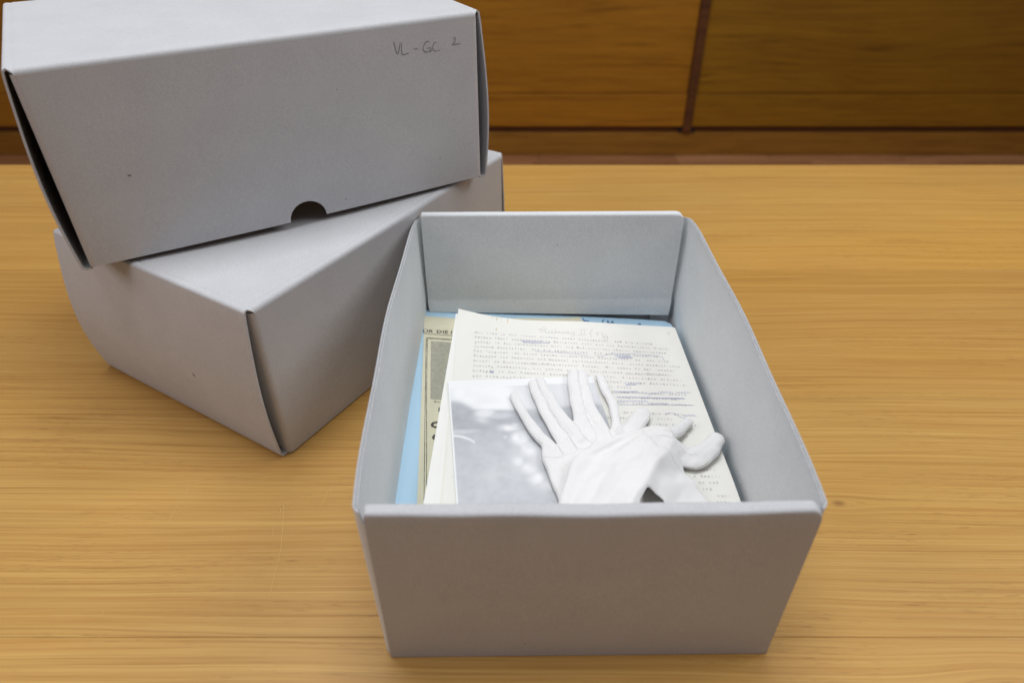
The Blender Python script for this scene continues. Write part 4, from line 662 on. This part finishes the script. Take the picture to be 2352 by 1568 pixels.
# ================================================================== GLOVES (implicit cloth, extracted as one skin each)
G = B['glove']; HX = .0008
def smin(a, b, k): h = np.clip(.5 + .5 * (b - a) / k, 0, 1); return b * (1 - h) + a * h - k * h * (1 - h)
class Field:
    def __init__(s, x0, x1, y0, y1, z1):
        s.o = np.array([x0, y0, -.0024]); s.xs = np.arange(x0, x1, HX, dtype=np.float32); s.ys = np.arange(y0, y1, HX, dtype=np.float32); s.zs = np.arange(-.0024, z1, HX, dtype=np.float32)
        s.X, s.Y, s.Z = np.meshgrid(s.xs, s.ys, s.zs, indexing='ij'); s.f = np.full(s.X.shape, .05, np.float32); s.tubes = []
    def tube(s, pts, r0, r1, k=.002, zc=None, flat=.72, z0=0, rib=True):
        P = resample(pts, .004); n = len(P); d = np.full(s.X.shape, .05, np.float32)
        rr = np.interp(np.linspace(0, 1, n), np.linspace(0, 1, 5), [r0 * .93, r0 * 1.02, r0 * .6 + r1 * .4, r0 * .35 + r1 * .65, r1])
        zz = flat * rr + z0 if zc is None else np.interp(np.linspace(0, 1, n), np.linspace(0, 1, len(zc)), zc)
        for i in range(n - 1):
            a = P[i]; v = P[i + 1] - a; L2 = v @ v; rm = max(rr[i], rr[i + 1]) + .01
            lo = np.minimum(P[i], P[i + 1]) - rm; hi = np.maximum(P[i], P[i + 1]) + rm
            i0, i1 = np.searchsorted(s.xs, [lo[0], hi[0]]); j0, j1 = np.searchsorted(s.ys, [lo[1], hi[1]]); sl = (slice(i0, i1), slice(j0, j1))
            X = s.X[sl] - a[0]; Y = s.Y[sl] - a[1]; t = np.clip((X * v[0] + Y * v[1]) / L2, 0, 1); r = rr[i] + (rr[i + 1] - rr[i]) * t; zc_ = zz[i] + (zz[i + 1] - zz[i]) * t
            q = np.sqrt((X - t * v[0]) ** 2 + (Y - t * v[1]) ** 2 + ((s.Z[sl] - zc_) / flat) ** 2) - r
            d[sl] = np.minimum(d[sl], q)
        s.f = smin(s.f, d, k); s.tubes.append(P) if rib else None
        return s
    def poly2(s, poly):
        p = resample(np.vstack([poly, poly[:1]]), .003)[:-1]; X = s.X[:, :, 0]; Y = s.Y[:, :, 0]; d = np.full(X.shape, 9., np.float32); ins = np.zeros(X.shape, bool)
        for a, c in zip(p, np.roll(p, -1, 0)):
            v = c - a; t = np.clip(((X - a[0]) * v[0] + (Y - a[1]) * v[1]) / (v @ v + 1e-12), 0, 1)
            d = np.minimum(d, np.hypot(X - a[0] - t * v[0], Y - a[1] - t * v[1]))
            cr = ((a[1] > Y) != (c[1] > Y)) & (X < (c[0] - a[0]) * (Y - a[1]) / (c[1] - a[1] + 1e-12) + a[0]); ins ^= cr
        return np.where(ins, -d, d)
    def slab(s, poly, zm, th, k=.003, rnd=.0015):
        d2 = s.poly2(poly)[:, :, None] + rnd; dz = np.abs(s.Z - (zm[:, :, None] if isinstance(zm, np.ndarray) else zm)) - (th if np.isscalar(th) else th[:, :, None]) + rnd
        d = np.minimum(np.maximum(d2, dz), 0) + np.sqrt(np.maximum(d2, 0) ** 2 + np.maximum(dz, 0) ** 2) - rnd
        s.f = smin(s.f, d.astype(np.float32), k); return s
    def extract(s, name, m, zoff, iters=4):
        f = np.maximum(s.f, -s.Z - .0002); ins = f < 0
        c = [f[i:f.shape[0] - 1 + i, j:f.shape[1] - 1 + j, k:f.shape[2] - 1 + k] for i in (0, 1) for j in (0, 1) for k in (0, 1)]
        C8 = np.stack(c, -1); sg = C8 < 0; act = sg.any(-1) & ~sg.all(-1); idx = np.argwhere(act); v8 = C8[act]
        offs = np.array([(i, j, k) for i in (0, 1) for j in (0, 1) for k in (0, 1)], float)
        acc = np.zeros((len(idx), 3)); cnt = np.zeros(len(idx))
        for a in range(8):
            for b_ in range(a + 1, 8):
                if np.abs(offs[a] - offs[b_]).sum() != 1: continue
                va, vb = v8[:, a], v8[:, b_]; mm = (va < 0) != (vb < 0); t = np.where(mm, va / (va - vb + 1e-12), 0)
                acc += np.where(mm[:, None], offs[a] + t[:, None] * (offs[b_] - offs[a]), 0); cnt += mm
        V = (idx + acc / cnt[:, None]) * HX + s.o; lut = -np.ones(act.shape, int); lut[act] = np.arange(len(idx)); F = []
        for ax in range(3):
            a = [slice(1, -1)] * 3; b_ = [slice(1, -1)] * 3; a[ax] = slice(0, -1); b_[ax] = slice(1, None)
            A1 = ins[tuple(a)]; B1 = ins[tuple(b_)]; e = np.argwhere(A1 != B1); fl_ = A1[tuple(e.T)]; e = e + 1; e[:, ax] -= 1
            u, w = (ax + 1) % 3, (ax + 2) % 3; q = []
            for du, dw in ((-1, -1), (0, -1), (0, 0), (-1, 0)):
                g = e.copy(); g[:, u] += du; g[:, w] += dw; q.append(g)
            ok = np.ones(len(e), bool)
            for g in q:
                for z in range(3): ok &= (g[:, z] >= 0) & (g[:, z] < act.shape[z])
            Q = np.stack([lut[tuple(g[ok].T)] for g in q], 1); fo_ = fl_[ok]; Q = np.where(fo_[:, None], Q, Q[:, ::-1]); Q = Q[(Q >= 0).all(1)]; F.append(Q)
        F = np.concatenate(F)
        # light smoothing
        for _ in range(iters):
            s_ = np.zeros_like(V); n_ = np.zeros(len(V))
            for a in range(4):
                i_, j_ = F[:, a], F[:, (a + 1) % 4]; np.add.at(s_, i_, V[j_]); np.add.at(n_, i_, 1); np.add.at(s_, j_, V[i_]); np.add.at(n_, j_, 1)
            V = V * .45 + .55 * s_ / n_[:, None]
        # knit rib coordinate: distance across the nearest finger axis, or across the hand
        rib = (V[:, 0] * s.hand[1] - V[:, 1] * s.hand[0]); best = np.full(len(V), .0125)
        for P in s.tubes:
            for i in range(len(P) - 1):
                a = P[i]; v = P[i + 1] - a; Lv = np.linalg.norm(v); w = v / Lv; X = V[:, 0] - a[0]; Y = V[:, 1] - a[1]; t = np.clip((X * w[0] + Y * w[1]) / Lv, 0, 1)
                dd = np.hypot(X - t * v[0], Y - t * v[1]); mm = dd < best; best = np.where(mm, dd, best); rib = np.where(mm, X * w[1] - Y * w[0], rib)
        wx, wy = V[:, 0], V[:, 1]; lift = np.clip(V[:, 2] / .004, 0, 1)
        rump = np.sin(wx * 330 + 2.4 * np.sin(wy * 170)) * np.sin(wy * 260 + 1.8 * np.sin(wx * 140 + 1)) + .5 * np.sin(wx * 610 - wy * 520 + 2 * np.sin(wy * 90))
        V[:, 2] += .00024 * rump * lift; V[:, 0] += .0004 * np.sin(wy * 240 + 2 * np.sin(wx * 80)) * lift; V[:, 1] += .0003 * np.sin(wx * 300) * lift
        V[:, 2] += np.array([zoff(x, y) for x, y in V[:, :2]])
        me = bpy.data.meshes.new(name); me.vertices.add(len(V)); me.vertices.foreach_set('co', V.astype(np.float32).reshape(-1))
        me.loops.add(4 * len(F)); me.polygons.add(len(F)); me.loops.foreach_set('vertex_index', F.reshape(-1)); me.polygons.foreach_set('loop_start', np.arange(0, 4 * len(F), 4)); me.polygons.foreach_set('loop_total', np.full(len(F), 4))
        me.polygons.foreach_set('use_smooth', np.ones(len(F), bool)); me.update(calc_edges=True); me.validate()
        at = me.attributes.new('rib', 'FLOAT', 'POINT'); at.data.foreach_set('value', rib.astype(np.float32)); me.materials.append(m)
        o = bpy.data.objects.new(name, me); COL.objects.link(o); print(name, len(V)); return o
m, t, b = mat('white_cotton_knit', .85, .15); N = NT(t); M['cotton'] = m
b.inputs['Base Color'].default_value = (.80, .79, .78, 1)
b.inputs['Sheen Weight'].default_value = .3; b.inputs['Subsurface Weight'].default_value = 0
ra = N.n('ShaderNodeAttribute', attribute_name='rib').outputs['Fac']; co = N.n('ShaderNodeTexCoord').outputs['Object']
w = N.math('SINE', N.math('MULTIPLY', N.math('ADD', ra, N.math('MULTIPLY', N.noise(co, 60), .0012)), 2 * math.pi / .0014))
bp = N.n('ShaderNodeBump', {'Height': N.math('ADD', N.math('MULTIPLY', w, .5), N.noise(co, 1500, 2)), 'Strength': .6, 'Distance': .0004}); t.links.new(bp.outputs[0], b.inputs['Normal'])
zG = lambda x, y: zT(x, y) + .0014
gl = {k: np.array(v) for k, v in G.items()}
f1 = Field(-.008, .125, .272, .492, .013); f1.hand = np.array([.15, -1.0]); f1.hand /= np.linalg.norm(f1.hand)
palm = np.vstack([gl['palm'][:8], [(.1065, .385), (.0985, .345), (.094, .318), (.097, .280), (.040, .280), (.036, .318)], gl['palm'][10:]])
pw = (.0032 + .0007 * np.sin(f1.X[:, :, 0] * 260 - f1.Y[:, :, 0] * 60) * np.sin(f1.Y[:, :, 0] * 95 + 1)).astype(np.float32)
f1.slab(palm, pw, .0027, .001, .0022)
gl['C1'][0] += [-.0005, .0030]; gl['C2'][0] += [-.0012, .0022]
f1.tube(gl['A'], .0043, .0055, .0016, None, .62); f1.tube(gl['B1'], .0049, .0044, .0016, None, .6); f1.tube(gl['B2'], .0058, .0064, .0010, None, .6)
f1.tube(gl['C1'], .0066, .0054, .0016, None, .6); f1.tube(gl['C2'], .0055, .0054, .0010, None, .6); f1.tube(gl['D'], .0042, .0040, .0016, None, .62); f1.tube(gl['E'], .0074, .0095, .005, None, .6)
f1.tube((gl['B1'][2:] + gl['B2'][2:]) / 2, .0030, .0060, .003, None, .5, rib=False)
mC = np.array([(.0625, .440), (.0650, .425), (.0675, .408), (.069, .398)]); f1.tube(mC, .0030, .0062, .003, None, .5, rib=False)
g1 = f1.extract('cotton_glove', m, zG)
tag(g1, 'white cotton glove spread palm down with four fingers pointing to the box back', 'glove', 'pair of white cotton gloves')
# second glove, folded over the first
f2 = Field(.026, .176, .266, .440, .034); f2.hand = np.array([.55, -.83]); f2.hand /= np.linalg.norm(f2.hand)
X2, Y2 = f2.X[:, :, 0], f2.Y[:, :, 0]
rd = resample(np.vstack([gl['ridge'][:1] + [.002, .004], gl['ridge'], [(.066, .285)]]), .003)
best = np.full(X2.shape, 9., np.float32); sd = np.zeros_like(X2); al = np.zeros_like(X2); nR = len(rd)
for i in range(nR - 1):
    a = rd[i]; v = rd[i + 1] - a; t = np.clip(((X2 - a[0]) * v[0] + (Y2 - a[1]) * v[1]) / (v @ v), 0, 1); dd = np.hypot(X2 - a[0] - t * v[0], Y2 - a[1] - t * v[1])
    mm = dd < best; best = np.where(mm, dd, best); sd = np.where(mm, np.sign(v[0] * (Y2 - a[1]) - v[1] * (X2 - a[0])), sd); al = np.where(mm, (i + t) / (nR - 1), al)
hr = np.interp(al, [0, .15, .4, .7, 1], [.0130, .0170, .0225, .0230, .018]).astype(np.float32)
dl = np.where(sd < 0, best, -best)           # positive on the far/left side of the ridge
def smn(t): t = np.clip(t, 0, 1); return t * t * (3 - 2 * t)
left = .0098 + (hr - .0098) * (1 - smn(dl / .048) ** .9)
right = .0028 + (hr - .0028) * np.exp(-(np.maximum(-dl, 0) / .011) ** 1.3)
wr = .0013 * np.sin(X2 * 150 - Y2 * 95 + 2 * np.sin(Y2 * 60)) * np.sin(Y2 * 90 + X2 * 50) + .0007 * np.sin(X2 * 300 - Y2 * 230 + 1.5 * np.sin(X2 * 120))
zm = np.where(dl > 0, left, right) + wr
foldp = np.vstack([[(.034, .285), (.036, .310)], gl['fold'][:9], [(.1275, .385), (.112, .360), (.100, .340), (.090, .318), (.082, .285)]])
f2.slab(foldp, zm.astype(np.float32), .0016, .002)
f2.tube([(.0345, .300)] + [tuple(q) for q in gl['fold'][:7]], .0036, .0034, .003, [.0095, .0108, .0115, .0110, .0100], .9, rib=False)
trip = np.vstack([[(.108, .396)], gl['tri'][1:5], [(.1470, .333), (.1500, .305), (.118, .310)], gl['tri'][6:8], [(.094, .352), (.100, .372)]])
f2.slab(trip, zm.astype(np.float32), .0012, .0025)
f2.tube(gl['thumb'], .0060, .0074, .006, None, .72, .0006); f2.tube(gl['thumb2'], .0040, .0062, .008)
f2.tube(gl['fing'], .0058, .0044, .004, None, .8, .001)
f2.tube([(.1185, .4020), (.1260, .3960), (.1300, .3880)], .0050, .0060, .006, [.006, .008, .007], .8)
g2 = f2.extract('cotton_glove', m, zG, 7)
tag(g2, 'white cotton glove folded over the other one, its thumb and finger pointing right', 'glove', 'pair of white cotton gloves')
